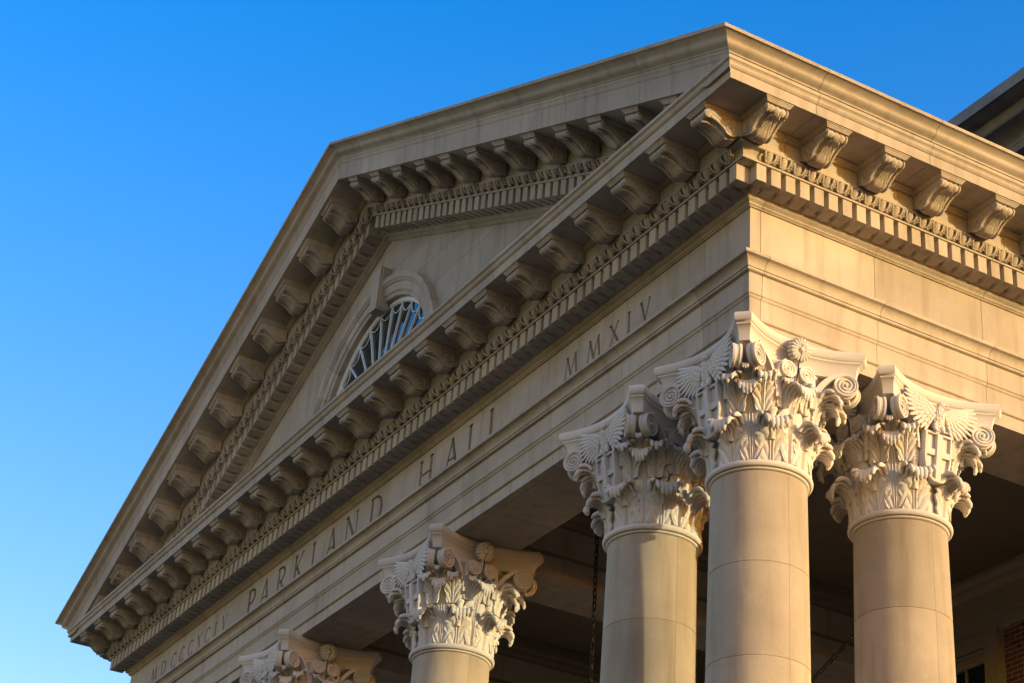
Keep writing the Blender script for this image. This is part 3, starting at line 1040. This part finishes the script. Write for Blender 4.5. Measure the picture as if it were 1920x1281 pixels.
LEAF_LOW = leaf_mesh('acanthus_leaf', [(0.462, 0.085), (0.470, 0.20), (0.490, 0.31), (0.530, 0.405), (0.590, 0.462), (0.650, 0.465), (0.695, 0.425), (0.705, 0.370), (0.690, 0.330)], 0.125, 0.165, 0.115, 6, 0.045)
LEAF_UP = leaf_mesh('acanthus_leaf', [(0.470, 0.10), (0.480, 0.32), (0.500, 0.52), (0.540, 0.690), (0.610, 0.795), (0.690, 0.820), (0.750, 0.780), (0.770, 0.710), (0.755, 0.660)], 0.070, 0.170, 0.120, 8, 0.05, nv=52)
LEAF_CAL = leaf_mesh('calyx_leaf', [(0.545, 0.58), (0.570, 0.70), (0.620, 0.800), (0.695, 0.862), (0.770, 0.865), (0.820, 0.825), (0.830, 0.770)], 0.06, 0.105, 0.075, 4, 0.04, rel=0.009, nv=40, nu=31)
LEAF_INN = leaf_mesh('calyx_leaf', [(0.545, 0.64), (0.560, 0.76), (0.595, 0.860), (0.645, 0.895), (0.680, 0.870), (0.685, 0.830)], 0.05, 0.080, 0.055, 4, 0.03, rel=0.008, nv=32, nu=25)
LEAF_TOP = leaf_mesh('horn_leaf', [(0.62, 0.74), (0.66, 0.84), (0.73, 0.915), (0.81, 0.935), (0.865, 0.915), (0.880, 0.870)], 0.045, 0.075, 0.060, 6, 0.03, rel=0.008, nv=34, nu=33)


def plan_outline(delta, h=0.800, k=0.115, m=0.590, n=14):
    pts = []
    for q in range(4):
        a = q * math.pi / 2
        ca, sa = math.cos(a), math.sin(a)
        for i in range(n + 1):
            t = -1 + 2 * i / n
            o = m + (h - m) * abs(t) ** 2.1
            l = t * (h - k)
            sc = (1 - delta / 0.80)
            o2, l2 = o - delta, l * (1 - delta * 0.55 / 0.7)
            pts.append((ca * o2 - sa * l2, sa * o2 + ca * l2))
    return pts


def make_abacus():
    bm = bmesh.new()
    rings = []
    for z, d in ((1.125, 0.100), (1.128, 0.092), (1.17, 0.090), (1.215, 0.083), (1.250, 0.068), (1.272, 0.046), (1.276, 0.036), (1.294, 0.034), (1.297, 0.024), (1.310, 0.010), (1.330, 0.001), (1.352, -0.004), (1.375, 0.0), (1.394, 0.012)):
        rings.append([(x, y, z) for x, y in plan_outline(d)])
    add_rings(bm, rings)
    return finish(bm, 'abacus', CARVE, 32)


def make_bell():
    bm = bmesh.new()
    add_lathe(bm, [(0.30, 0.002), (0.455, 0.002), (0.472, 0.006), (0.480, 0.012), (0.482, 0.022), (0.470, 0.026), (0.486, 0.030)] + arc(0.486, 0.060, 0.033, -70, 80, 10) +
              [(0.462, 0.098), (0.452, 0.12), (0.450, 0.40), (0.465, 0.70), (0.500, 0.92), (0.545, 1.04), (0.585, 1.085), (0.600, 1.100), (0.604, 1.116), (0.595, 1.128), (0.30, 1.135)], 72)
    for q in range(4):      # stub carrying each horn between the paired volutes
        d = Vector((math.cos(R(45 + 90 * q)), math.sin(R(45 + 90 * q)), 0)); e = Vector((-d.y, d.x, 0))
        add_rings(bm, [[d * r0 + e * w + Vector((0, 0, z)) for r0, w in ((0.50, -0.07), (r1, -0.055), (r1, 0.055), (0.50, 0.07))] for r1, z in ((0.66, 0.86), (0.74, 0.96), (0.84, 1.06), (0.90, 1.13))])
    return finish(bm, 'capital', CARVE, 40)


def disc_face(bm, c, ex, nrm, r, th, turns, hand=1, dish=0.012):
    """scroll disc: coin with raised spiral on both sides. ex in-plane axis, z up"""
    c = Vector(c); ez = Vector((0, 0, 1))
    n = 28
    rings = []
    for o, rr in ((-th / 2 + dish, 0.0), (-th / 2 + dish, r * 0.80), (-th / 2, r * 0.88), (-th / 2, r), (-th * 0.25, r * 1.03), (-th * 0.18, r * 0.94), (th * 0.18, r * 0.94), (th * 0.25, r * 1.03), (th / 2, r), (th / 2, r * 0.88), (th / 2 - dish, r * 0.80), (th / 2 - dish, 0.0)):
        rings.append([c + nrm * o + (ex * math.cos(2 * math.pi * i / n) + ez * math.sin(2 * math.pi * i / n)) * max(rr, 0.0005) for i in range(n)])
    add_rings(bm, rings)
    for sgn in (-1, 1):
        pts, rad = [], []
        m = 46
        for i in range(m + 1):
            t = i / m
            rr = r * (0.86 - 0.70 * t ** 0.9)
            a = R(90) - hand * turns * 2 * math.pi * t
            pts.append(c + nrm * (sgn * (th / 2 - dish * 0.7)) + (ex * math.cos(a) + ez * math.sin(a)) * rr)
            rad.append(r * (0.105 - 0.03 * t))
        add_tube(bm, pts, rad, 6)
        add_ellipsoid(bm, c + nrm * (sgn * (th / 2 - dish * 0.4)), frame(nrm, ex), (r * 0.15, r * 0.15, r * 0.14), 10, 6)


def band(bm, pts, nrm, wid, hgt):
    """ribbon swept along pts; nrm: direction of its width"""
    rings = []
    for i, p in enumerate(pts):
        p = Vector(p)
        t = (Vector(pts[min(i + 1, len(pts) - 1)]) - Vector(pts[max(i - 1, 0)])).normalized()
        b = t.cross(nrm).normalized()
        w = wid[i] if isinstance(wid, list) else wid
        hh = hgt[i] if isinstance(hgt, list) else hgt
        rings.append([p + nrm * w / 2 + b * hh * 0.7, p + nrm * w / 2 - b * hh / 2, p + nrm * w * 0.2 - b * hh * 0.32, p - nrm * w * 0.2 - b * hh * 0.32, p - nrm * w / 2 - b * hh / 2, p - nrm * w / 2 + b * hh * 0.7])
    add_rings(bm, rings)


def make_volute(s):
    """angle volute of the face towards +X, lateral side s"""
    bm = bmesh.new()
    c = Vector((0.672, s * 0.536, 1.020))
    ex = Vector((0.44, s * 0.898, 0)).normalized()
    nrm = Vector((0.898, -s * 0.44, 0)).normalized()
    disc_face(bm, c, ex, nrm, 0.118, 0.090, 2.2, hand=1, dish=0.022)
    pts = []
    start = Vector((0.545, s * 0.215, 0.72))
    end = c + Vector((0, 0, 0.122))
    for i in range(15):
        t = i / 14
        b0, b1, b2, b3 = start, start + Vector((0.02, s * 0.02, 0.25)), c - ex * 0.17 + Vector((0, 0, 0.10)), end
        pts.append(b0 * (1 - t) ** 3 + 3 * b1 * t * (1 - t) ** 2 + 3 * b2 * t * t * (1 - t) + b3 * t ** 3)
    band(bm, pts, nrm, [0.05 + 0.035 * i / 14 for i in range(15)], [0.05 - 0.016 * i / 14 for i in range(15)])
    return finish(bm, 'volute', CARVE, 45, doubles=False)


def make_helix(s):
    bm = bmesh.new()
    c = Vector((0.592, s * 0.108, 1.030))
    ex = Vector((0, 1, 0)); nrm = Vector((1, 0, 0))
    disc_face(bm, c, ex * -s, nrm, 0.088, 0.075, 2.2, hand=1, dish=0.010)
    pts = []
    for i in range(13):
        t = i / 12
        b0, b1, b2, b3 = Vector((0.545, s * 0.200, 0.72)), Vector((0.56, s * 0.21, 0.95)), Vector((0.585, s * 0.215, 1.09)), c + Vector((0, s * 0.02, 0.090))
        pts.append(b0 * (1 - t) ** 3 + 3 * b1 * t * (1 - t) ** 2 + 3 * b2 * t * t * (1 - t) + b3 * t ** 3)
    band(bm, pts, nrm, 0.055, [0.045 - 0.015 * i / 12 for i in range(13)])
    return finish(bm, 'helix', CARVE, 45, doubles=False)


def make_fleuron():
    bm = bmesh.new()
    n, c = 108, Vector((0.640, 0, 1.262))
    ax = frame((0.96, 0, -0.28), (0, 1, 0))
    rings = []
    for t in [i / 12 for i in range(1, 13)]:
        ring = []
        for i in range(n):
            a = 2 * math.pi * i / n
            pet = abs(math.cos(a * 9))
            r = 0.128 * t * (1 - 0.20 * t ** 4 * (1 - pet ** 0.5))
            h = 0.050 * math.sqrt(max(0, 1 - (t * 0.93) ** 2)) + 0.016 * t * pet - 0.018 * math.exp(-((t - 0.30) / 0.08) ** 2) - (0.05 if t == 1 else 0)
            ring.append(c + ax[0] * (r * math.cos(a)) + ax[1] * (r * math.sin(a)) + ax[2] * h)
        rings.append(ring)
    add_rings(bm, rings, True, True)
    add_ellipsoid(bm, c + ax[2] * 0.050, ax, (0.026, 0.026, 0.020), 10, 6)
    add_tube(bm, [(0.610, 0.0, 1.14), (0.600, 0, 1.03), (0.575, 0, 0.84)], [0.022, 0.018, 0.020], 8)
    return finish(bm, 'rosette', CARVE, 60)


def make_cauliculus():
    bm = bmesh.new()
    add_lathe(bm, [(0.001, 0.30), (0.030, 0.30), (0.036, 0.55), (0.044, 0.60), (0.050, 0.605), (0.054, 0.618), (0.050, 0.630), (0.055, 0.640), (0.058, 0.652), (0.055, 0.664), (0.060, 0.676), (0.064, 0.690), (0.060, 0.703), (0.066, 0.72), (0.080, 0.76), (0.001, 0.76)], 16, cx=0.505)
    return finish(bm, 'stalk', CARVE, 40)


def shield_outline(w, h, n=14):
    pts = [(-w, h), (w, h)]
    for i in range(1, n + 1):
        t = i / n
        pts.append((w * math.cos(math.pi / 2 * t) ** 0.62 if t < 1 else 0.0, h * 0.15 - (h * 1.15) * math.sin(math.pi / 2 * t) ** 1.25))
    for i in range(n - 1, 0, -1):
        t = i / n
        pts.append((-w * math.cos(math.pi / 2 * t) ** 0.62, h * 0.15 - (h * 1.15) * math.sin(math.pi / 2 * t) ** 1.25))
    return pts


def make_shield():
    """shield with a cross; local frame in the plane, then tilted on to the bell's face towards +X"""
    bm = bmesh.new()
    w, h = 0.172, 0.262
    out = shield_outline(w, h)
    inn = [(x * 0.86, y * 0.90) for x, y in out]
    n = len(out)
    V = lambda x, y, o: Vector((o, x, y))
    r0 = [V(x, y, -0.05) for x, y in out]
    r1 = [V(x, y, 0.040) for x, y in out]
    r2 = [V(x * 0.985, y * 0.985, 0.046) for x, y in out]
    r3 = [V(x, y, 0.046) for x, y in inn]
    r4 = [V(x * 0.985, y * 0.985, 0.010) for x, y in inn]
    add_rings(bm, [r0, r1, r2, r3, r4], True, True)
    add_box(bm, 0.0, 0.0465, -0.033, 0.033, -h * 0.95, h * 0.93)
    add_box(bm, 0.0, 0.0467, -w * 0.93, w * 0.93, 0.015, 0.078)
    for v in bm.verts:      # a slight convexity
        v.co.x -= 0.9 * v.co.y ** 2 * 0.8
    for v in bm.verts:
        x, z = v.co.x, v.co.z
        a = R(-8)
        v.co.x = 0.575 + x * math.cos(a) - z * math.sin(a)
        v.co.z = 0.655 + x * math.sin(a) + z * math.cos(a)
    return finish(bm, 'shield', CARVE, 30, doubles=False)


def make_eagle():
    bm = bmesh.new()
    body_ax = frame((0.28, 0.0, 0.96), (1, 0, 0))
    C = Vector((0.610, 0.0, 1.065))
    add_ellipsoid(bm, C, body_ax, (0.070, 0.078, 0.130), 14, 10)
    add_ellipsoid(bm, (0.640, -0.002, 1.150), body_ax, (0.050, 0.052, 0.06), 12, 8)
    hd = Vector((0.668, 0.012, 1.215))
    add_ellipsoid(bm, hd, frame((0.5, 0.8, 0.1), (0, 0, 1)), (0.034, 0.032, 0.046), 12, 8)
    add_tube(bm, [hd + Vector((0.022, 0.030, 0.0)), hd + Vector((0.034, 0.058, -0.006)), hd + Vector((0.034, 0.066, -0.030))], [0.017, 0.012, 0.003], 7)
    # breast feathers
    for k in range(46):
        a = random.uniform(-1.25, 1.25); z = random.uniform(-0.09, 0.12)
        p = C + Vector((0.066 * math.cos(a) * math.sqrt(max(0.05, 1 - (z / 0.14) ** 2)) + 0.28 * z, 0.076 * math.sin(a) * math.sqrt(max(0.05, 1 - (z / 0.14) ** 2)), z))
        add_ellipsoid(bm, p, frame((0.1, 0.1 * a, -1), (1, 0, 0)), (0.007, 0.011, 0.020), 6, 5)
    for s in (-1, 1):
        # thighs, feet
        add_ellipsoid(bm, (0.632, s * 0.045, 0.975), frame((0.15, s * 0.1, -1), (1, 0, 0)), (0.030, 0.030, 0.060), 10, 7)
        for q in (-1, 0, 1):
            add_tube(bm, [(0.640, s * 0.048, 0.925), (0.672, s * 0.048 + q * 0.018, 0.918), (0.680, s * 0.048 + q * 0.024, 0.898)], [0.012, 0.011, 0.004], 6)
        # wings: shoulder, coverts and long feathers spread along the abacus
        sh = Vector((0.625, s * 0.070, 1.135))
        for row, (n, l0, l1, wd, off) in enumerate(((11, 0.17, 0.33, 0.025, 0.0), (9, 0.12, 0.21, 0.025, 0.016), (8, 0.08, 0.13, 0.024, 0.030), (7, 0.05, 0.07, 0.022, 0.040))):
            for k in range(n):
                t = k / (n - 1)
                ang = R(-62 + 84 * t)               # from hanging down to raised outwards
                d = Vector((0.10 * math.cos(ang) + 0.05 * t, s * math.cos(ang), math.sin(ang)))
                d.normalize()
                root = sh + Vector((off - 0.010, s * 0.105 * t * 1.1, 0.060 * t - 0.03 * (1 - t)))
                L = (l0 + (l1 - l0) * math.sin(math.pi * (0.15 + 0.60 * t)))
                mid = root + d * (L * 0.5)
                bow = (abs(mid.y) ** 2.1) * 0.33        # follow the concave abacus face
                mid.x += bow * 0.6
                add_ellipsoid(bm, mid, frame(d, (1, 0, 0)), (0.015, wd, L * 0.52), 8, 7)
        add_tube(bm, [sh + Vector((0.0, -s * 0.03, -0.02)), sh + Vector((0.018, s * 0.03, 0.02)), sh + Vector((0.03, s * 0.11, 0.065)), sh + Vector((0.045, s * 0.17, 0.10))], [0.035, 0.038, 0.028, 0.012], 8)
    for k in range(5):
        a = (k - 2) * 0.22
        add_ellipsoid(bm, (0.622, 0.10 * a, 0.945), frame((0.0, a, -1), (1, 0, 0)), (0.010, 0.016, 0.060), 6, 6)
    return finish(bm, 'eagle', CARVE, 70, doubles=False)


def make_seam():
    bm = bmesh.new()
    pts = [(0.672, 0.010, 1.372), (0.694, 0.004, 1.32), (0.690, 0.000, 1.27), (0.676, 0.004, 1.21), (0.650, -0.004, 1.155), (0.626, 0.004, 1.08), (0.612, -0.003, 0.96), (0.59, 0.002, 0.88)]
    add_tube(bm, pts, [0.002, 0.004, 0.004, 0.004, 0.005, 0.006, 0.006, 0.004], 5)
    return finish(bm, 'open_joint', IRON, 0)


ABACUS, BELL, FLEUR, STALK, SHIELD, EAGLE, SEAM = make_abacus(), make_bell(), make_fleuron(), make_cauliculus(), make_shield(), make_eagle(), make_seam()
VOL = {1: make_volute(1), -1: make_volute(-1)}
HEL = {1: make_helix(1), -1: make_helix(-1)}


def shaft_r(z):
    """entasis: z below the capital"""
    d = CZ - z
    return 0.462 + 0.030 * (1 - math.exp(-d / 3.2)) * 1.25


def drum_mesh(z0, z1, half):
    bm = bmesh.new()
    prof = []
    g = 0.0022
    prof = [(0.40, z0 + g), (shaft_r(z0) - 0.004, z0 + g), (shaft_r(z0), z0 + g + 0.004)]
    for i in range(1, 6):
        z = z0 + (z1 - z0) * i / 6
        prof.append((shaft_r(z), z))
    prof += [(shaft_r(z1), z1 - g - 0.004), (shaft_r(z1) - 0.004, z1 - g), (0.40, z1 - g)]
    a0 = 0.003 if half == 0 else math.pi + 0.003
    a1 = math.pi - 0.003 if half == 0 else 2 * math.pi - 0.003
    gr = add_lathe(bm, prof, 40, a0, a1)
    bm.faces.new(gr[0]); bm.faces.new(gr[-1][::-1])
    return finish(bm, 'drum_half', SHAFT, 30)


zj = [CZ, -3.107, -4.022]
while zj[-1] > FLOOR + 0.62 + 0.5:
    zj.append(max(zj[-1] - 0.917, FLOOR + 0.62))
DRUMS = [[drum_mesh(b, a, hf) for hf in (0, 1)] for a, b in zip(zj, zj[1:])]
bm = bmesh.new()
add_lathe(bm, [(0.001, FLOOR + 0.5)] + [(shaft_r(FLOOR + 0.63 + (CZ - 0.002 - FLOOR - 0.63) * i / 12) - 0.0065, FLOOR + 0.63 + (CZ - 0.002 - FLOOR - 0.63) * i / 12) for i in range(13)] + [(0.001, CZ - 0.002)], 80)
CORE = finish(bm, 'core', SHAFT, 0)
bm = bmesh.new()
add_lathe(bm, [(0.001, FLOOR + 0.15), (0.66, FLOOR + 0.15)] + arc(0.62, FLOOR + 0.235, 0.085, -80, 80, 8) + [(0.60, FLOOR + 0.335), (0.57, FLOOR + 0.40), (0.59, FLOOR + 0.44)] + arc(0.575, FLOOR + 0.495, 0.055, -80, 80, 8) + [(0.55, FLOOR + 0.56), (0.53, FLOOR + 0.61), (0.001, FLOOR + 0.615)], 48)
add_box(bm, -0.70, 0.70, -0.70, 0.70, FLOOR, FLOOR + 0.149)
BASE = finish(bm, 'base', LIME, 40)


def make_column(x, y, label, eagle_faces, helix_faces):
    """faces are azimuths in degrees"""
    c = tag(empty('corinthian_column', (x, y, FLOOR)), label, 'column', 'columns of the portico')
    loc = (x, y, 0)
    ob('base', BASE, c, loc)
    ob('core', CORE, c, loc)
    for d in DRUMS:
        for h in d: ob('drum_half', h, c, loc)
    lc = (x, y, CZ)
    cap = ob('capital', BELL, c, lc)
    ob('abacus', ABACUS, cap, lc)
    for k in range(8):
        ob('acanthus_leaf', LEAF_LOW, cap, lc, R(22.5 + 45 * k))
        az = 45 * k
        if not (az in [e % 360 for e in eagle_faces]):
            ob('acanthus_leaf', LEAF_UP, cap, lc, R(az))
        ob('stalk', STALK, cap, lc, R(22.5 + 45 * k))
    for az in (0, 90, 180, 270):
        e = az in [q % 360 for q in eagle_faces]
        for s in (1, -1):
            ob('volute', VOL[s], cap, lc, R(az))
            ob('calyx_leaf', LEAF_CAL, cap, lc, R(az + s * 32.5))
            if not e:
                ob('helix', HEL[s], cap, lc, R(az))
                ob('calyx_leaf', LEAF_INN, cap, lc, R(az + s * 13))
        ob('horn_leaf', LEAF_TOP, cap, lc, R(az + 45))
        if e:
            ob('eagle', EAGLE, cap, lc, R(az))
            ob('shield', SHIELD, cap, lc, R(az))
        else:
            ob('rosette', FLEUR, cap, lc, R(az))
            ob('open_joint', SEAM, cap, lc, R(az))
    return c


CX = [-0.465, -2.295, -6.634, XC * 2 + 6.634, XC * 2 + 2.295, XC * 2 + 0.465]
LAB = ['fluteless column at the corner of the portico, sunlit on one side, nearest the lit wall',
       'column coupled beside the corner column under the lettered front, its capital half in shadow',
       'column below the carved word HALL with sunlight on its lower capital',
       'column below the carved word PARKLAND with a fully shaded capital',
       'column of the far coupled pair, standing inside the far corner column',
       'column at the far end of the lettered front']
LAB[0] = 'smooth corner column where the lettered front meets the sunlit side'
for x, lb in zip(CX, LAB):
    make_column(x, 0.465, lb, [270], None)
make_column(-0.465, 2.206, 'sunlit column behind the corner column, under the golden side entablature', [0], None)

# ------------------------------------------------------------------ portico ceiling
cl = tag(empty('portico_ceiling', (XC, DEPTH / 2, -0.6)), 'dark painted portico ceiling with deep cross beams behind the columns', 'ceiling')
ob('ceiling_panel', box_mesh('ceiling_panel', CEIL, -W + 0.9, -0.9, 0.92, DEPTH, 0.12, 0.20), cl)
for x in (CX[2], CX[3]):
    bm = bmesh.new()
    add_box(bm, x - 0.435, x + 0.435, 0.935, DEPTH - 0.2, Z_ARCH - 0.10, 0.115)
    ob('beam', finish(bm, 'beam', LIME, 0), cl)
    for s in (-1, 1):
        bm = bmesh.new()
        pr = [(0.0, -0.20), (0.012, -0.20), (0.014, -0.17)] + cyma(0.02, -0.165, 0.13, -0.04, 6) + [(0.14, 0.0), (0.14, 0.112), (0.0, 0.112)]
        add_rings(bm, [[(x + s * (0.436 + p), y, z) for p, z in pr] for y in (1.08, DEPTH - 0.3)])
        ob('crown_moulding', finish(bm, 'crown_moulding', CEIL, 30), cl)
        bm = bmesh.new()
        add_box(bm, x + s * 0.436, x + s * 0.46, 0.94, DEPTH - 0.21, Z_ARCH + 0.16, Z_ARCH + 0.20)
        ob('fillet', finish(bm, 'fillet', CEIL, 0), cl)
bm = bmesh.new()
pr = [(0.0, -0.20), (0.012, -0.20), (0.014, -0.17)] + cyma(0.02, -0.165, 0.13, -0.04, 6) + [(0.14, 0.0), (0.14, 0.112), (0.0, 0.112)]
add_rings(bm, [[(x, 0.934 + p, z) for p, z in pr] for x in (-W + 1, -0.95)])
add_rings(bm, [[(-0.934 - p, y, z) for p, z in pr] for y in (0.95, DEPTH - 0.3)])
ob('crown_moulding', finish(bm, 'crown_moulding', CEIL, 30), cl)
# entablature band on the back wall
pr = [(0.0, -0.66), (0.05, -0.655), (0.06, -0.60), (0.05, -0.47), (0.075, -0.465), (0.08, -0.44), (0.07, -0.43), (0.07, -0.10), (0.09, -0.09)] + cyma(0.10, -0.08, 0.22, 0.05, 6) + [(0.24, 0.06), (0.24, 0.118), (0.0, 0.118)]
bm = bmesh.new()
add_rings(bm, [[(x, DEPTH - p, z) for p, z in pr] for x in (-W + 0.5, -0.95)])
ob('wall_cornice', finish(bm, 'wall_cornice', TRIM, 30), cl)

# ------------------------------------------------------------------ main building behind
mb = tag(empty('main_building', (XC, DEPTH + 4, GROUND)), 'red brick main building with slate roof and grey eaves behind the portico', 'building')
wall = ob('brick_wall', box_mesh('brick_wall', MORTAR, -30, 2.0, DEPTH + 0.0065, 20, GROUND, 5.0), mb)
# bricks near the door case, in view under the side architrave
BL, BH, MJ = 0.203, 0.0575, 0.010
r = 0
z = -0.664
bmx = {}
for ln in (BL, 0.098):
    bmx[ln] = box_mesh('brick', BRICK, 0, ln, 0, 0.05, 0, BH, bevel=0.003)
while z > -1.75:
    x = -4.40 + (0.0 if r % 2 else -0.0)
    i = 0
    z0 = z - BH
    xx = -4.405
    seq = [0.098, BL] if r % 2 else [BL, 0.098]
    while xx < -3.3:
        ln = seq[i % 2]
        ob('brick', bmx[ln], wall, (xx, DEPTH + random.uniform(-0.001, 0.003), z0))
        xx += ln + MJ
        i += 1
    z -= BH + MJ
    r += 1
# window beside the bricks
ww = ob('window', box_mesh('window', TRIM, -6.0, -4.66, DEPTH - 0.02, DEPTH + 0.05, -4.6, -4.4), mb)
bm = bmesh.new()
for (x0, x1, y0, z0, z1) in ((-4.66, -4.43, DEPTH - 0.10, -4.6, -0.64), (-6.25, -6.02, DEPTH - 0.10, -4.6, -0.64)):
    add_box(bm, x0, x1, y0, DEPTH + 0.02, z0, z1)
    add_box(bm, x0 + (0.0 if x0 > -5 else 0.20), x1 - (0.20 if x0 > -5 else 0.0), y0 - 0.02, y0, z0, z1 - 0.20)
add_box(bm, -6.02, -4.66, DEPTH - 0.10, DEPTH + 0.02, -0.84, -0.64)
add_box(bm, -6.02, -4.66, DEPTH - 0.115, DEPTH - 0.10, -0.74, -0.66)
ob('frame', finish(bm, 'frame', TRIM, 0), ww)
bm = bmesh.new()
add_box(bm, -6.02, -4.66, DEPTH - 0.06, DEPTH + 0.02, -1.03, -0.845)
add_box(bm, -6.02, -4.66, DEPTH - 0.075, DEPTH - 0.06, -0.96, -0.925)
add_box(bm, -6.02, -4.66, DEPTH - 0.085, DEPTH - 0.06, -0.90, -0.86)
for x in (-5.09,):
    add_box(bm, x - 0.016, x + 0.016, DEPTH - 0.05, DEPTH, -4.4, -1.03)
add_box(bm, -5.62, -5.588, DEPTH - 0.05, DEPTH, -4.4, -1.03)
for z in (-1.75, -2.45, -3.1, -3.8):
    add_box(bm, -6.02, -4.66, DEPTH - 0.048, DEPTH - 0.001, z - 0.016, z + 0.016)
ob('sash', finish(bm, 'sash', TRIM, 0), ww)
for x0, x1 in ((-4.66, -5.074), (-5.106, -5.588), (-5.62, -6.02)):
    ob('pane', box_mesh('pane', GLASS, x1, x0, DEPTH - 0.022, DEPTH - 0.016, -4.4, -1.03), ww)
# eaves
EY = 6.1
EZ = 0.15
bm = bmesh.new()
add_rings(bm, [[(x, EY + p, z + EZ) for p, z in ((0.0, 6.18), (0.0, 6.36), (0.05, 6.37), (0.05, 6.42), (1.3, 6.42), (1.3, 6.18))] for x in (-30, 2.0)])
ob('gutter', finish(bm, 'gutter', LEAD, 0), mb)
bm = bmesh.new()
pe = [(0.03, 6.17), (0.26, 6.15), (0.30, 6.02)] + [(0.32 + 0.30 * math.sin(math.pi / 2 * i / 8), 6.0 - 0.16 * (1 - math.cos(math.pi / 2 * i / 8))) for i in range(9)] + [(0.63, 5.83), (0.63, 5.72), (0.95, 5.70), (0.95, 5.50), (1.0, 5.48), (1.0, 5.20), (1.1, 5.18), (1.1, 4.98), (1.35, 4.98), (1.35, 6.17)]
add_rings(bm, [[(x, EY + p, z + EZ) for p, z in pe] for x in (-30, 2.0)])
ob('eaves_cornice', finish(bm, 'eaves_cornice', LEAD, 25), mb)
bm = bmesh.new()
add_rings(bm, [[(x, y, z + EZ) for y, z in ((EY + 0.12, 6.425), (16, 6.425), (16, 12.9))] for x in (-30, 2.0)])
roof = ob('roof', finish(bm, 'roof', SLATE, 0), mb)
sm = bmesh.new()
add_box(sm, 0, 0.445, -0.02, 0.44, -0.006, 0.012)
bmesh.ops.rotate(sm, verts=sm.verts, cent=(0, 0, 0), matrix=Matrix.Rotation(math.atan2(6.475, 9.78) + R(2.5), 3, 'X'))
SL_ME = finish(sm, 'slate', SLATE, 0)
for rr in range(5):
    for i in range(20):
        x = -7.5 + i * 0.45 + (0.225 if rr % 2 else 0)
        ob('slate', SL_ME, roof, (x, EY + 0.10 + rr * 0.22, 6.442 + EZ + rr * 0.22 * 0.6621))


# ------------------------------------------------------------------ chains
def link_mesh():
    bm = bmesh.new()
    pts = []
    n = 20
    for i in range(n):
        a = 2 * math.pi * i / n
        pts.append((0.020 * math.cos(a), 0, 0.034 * math.sin(a) + (0.017 if math.sin(a) > 0 else -0.017)))
    rings = []
    for i in range(n):
        p = Vector(pts[i]); t = (Vector(pts[(i + 1) % n]) - Vector(pts[i - 1])).normalized()
        b = Vector((0, 1, 0)); c = t.cross(b)
        rings.append([p + (b * math.cos(2 * math.pi * k / 6) + c * math.sin(2 * math.pi * k / 6)) * 0.0085 for k in range(6)])
    add_rings(bm, rings + [rings[0]], False, False)
    return finish(bm, 'link', IRON, 60)


LINK = link_mesh()


def chain(a, b, label):
    a, b = Vector(a), Vector(b)
    c = tag(empty('lantern_chain', b), label, 'chain')
    d = (b - a)
    n = int(d.length / 0.085)
    q = (-d).normalized().to_track_quat('Z', 'Y')
    for i in range(n + 1):
        p = a + d * (i / n)
        o = ob('link', LINK, c, p)
        o.rotation_mode = 'QUATERNION'
        o.rotation_quaternion = q @ Matrix.Rotation(R(90 if i % 2 else 0) + random.uniform(-0.2, 0.2), 4, 'Z').to_quaternion()
    return c


chain((-5.90, 1.98, 0.12), (-5.86, 1.98, -4.2), 'black iron chain hanging straight down from the ceiling beside the coupled columns')
chain((-2.10, 3.0, -2.47), (-3.35, 3.0, -2.98), 'black iron chain slanting down behind the gap beside the corner column')
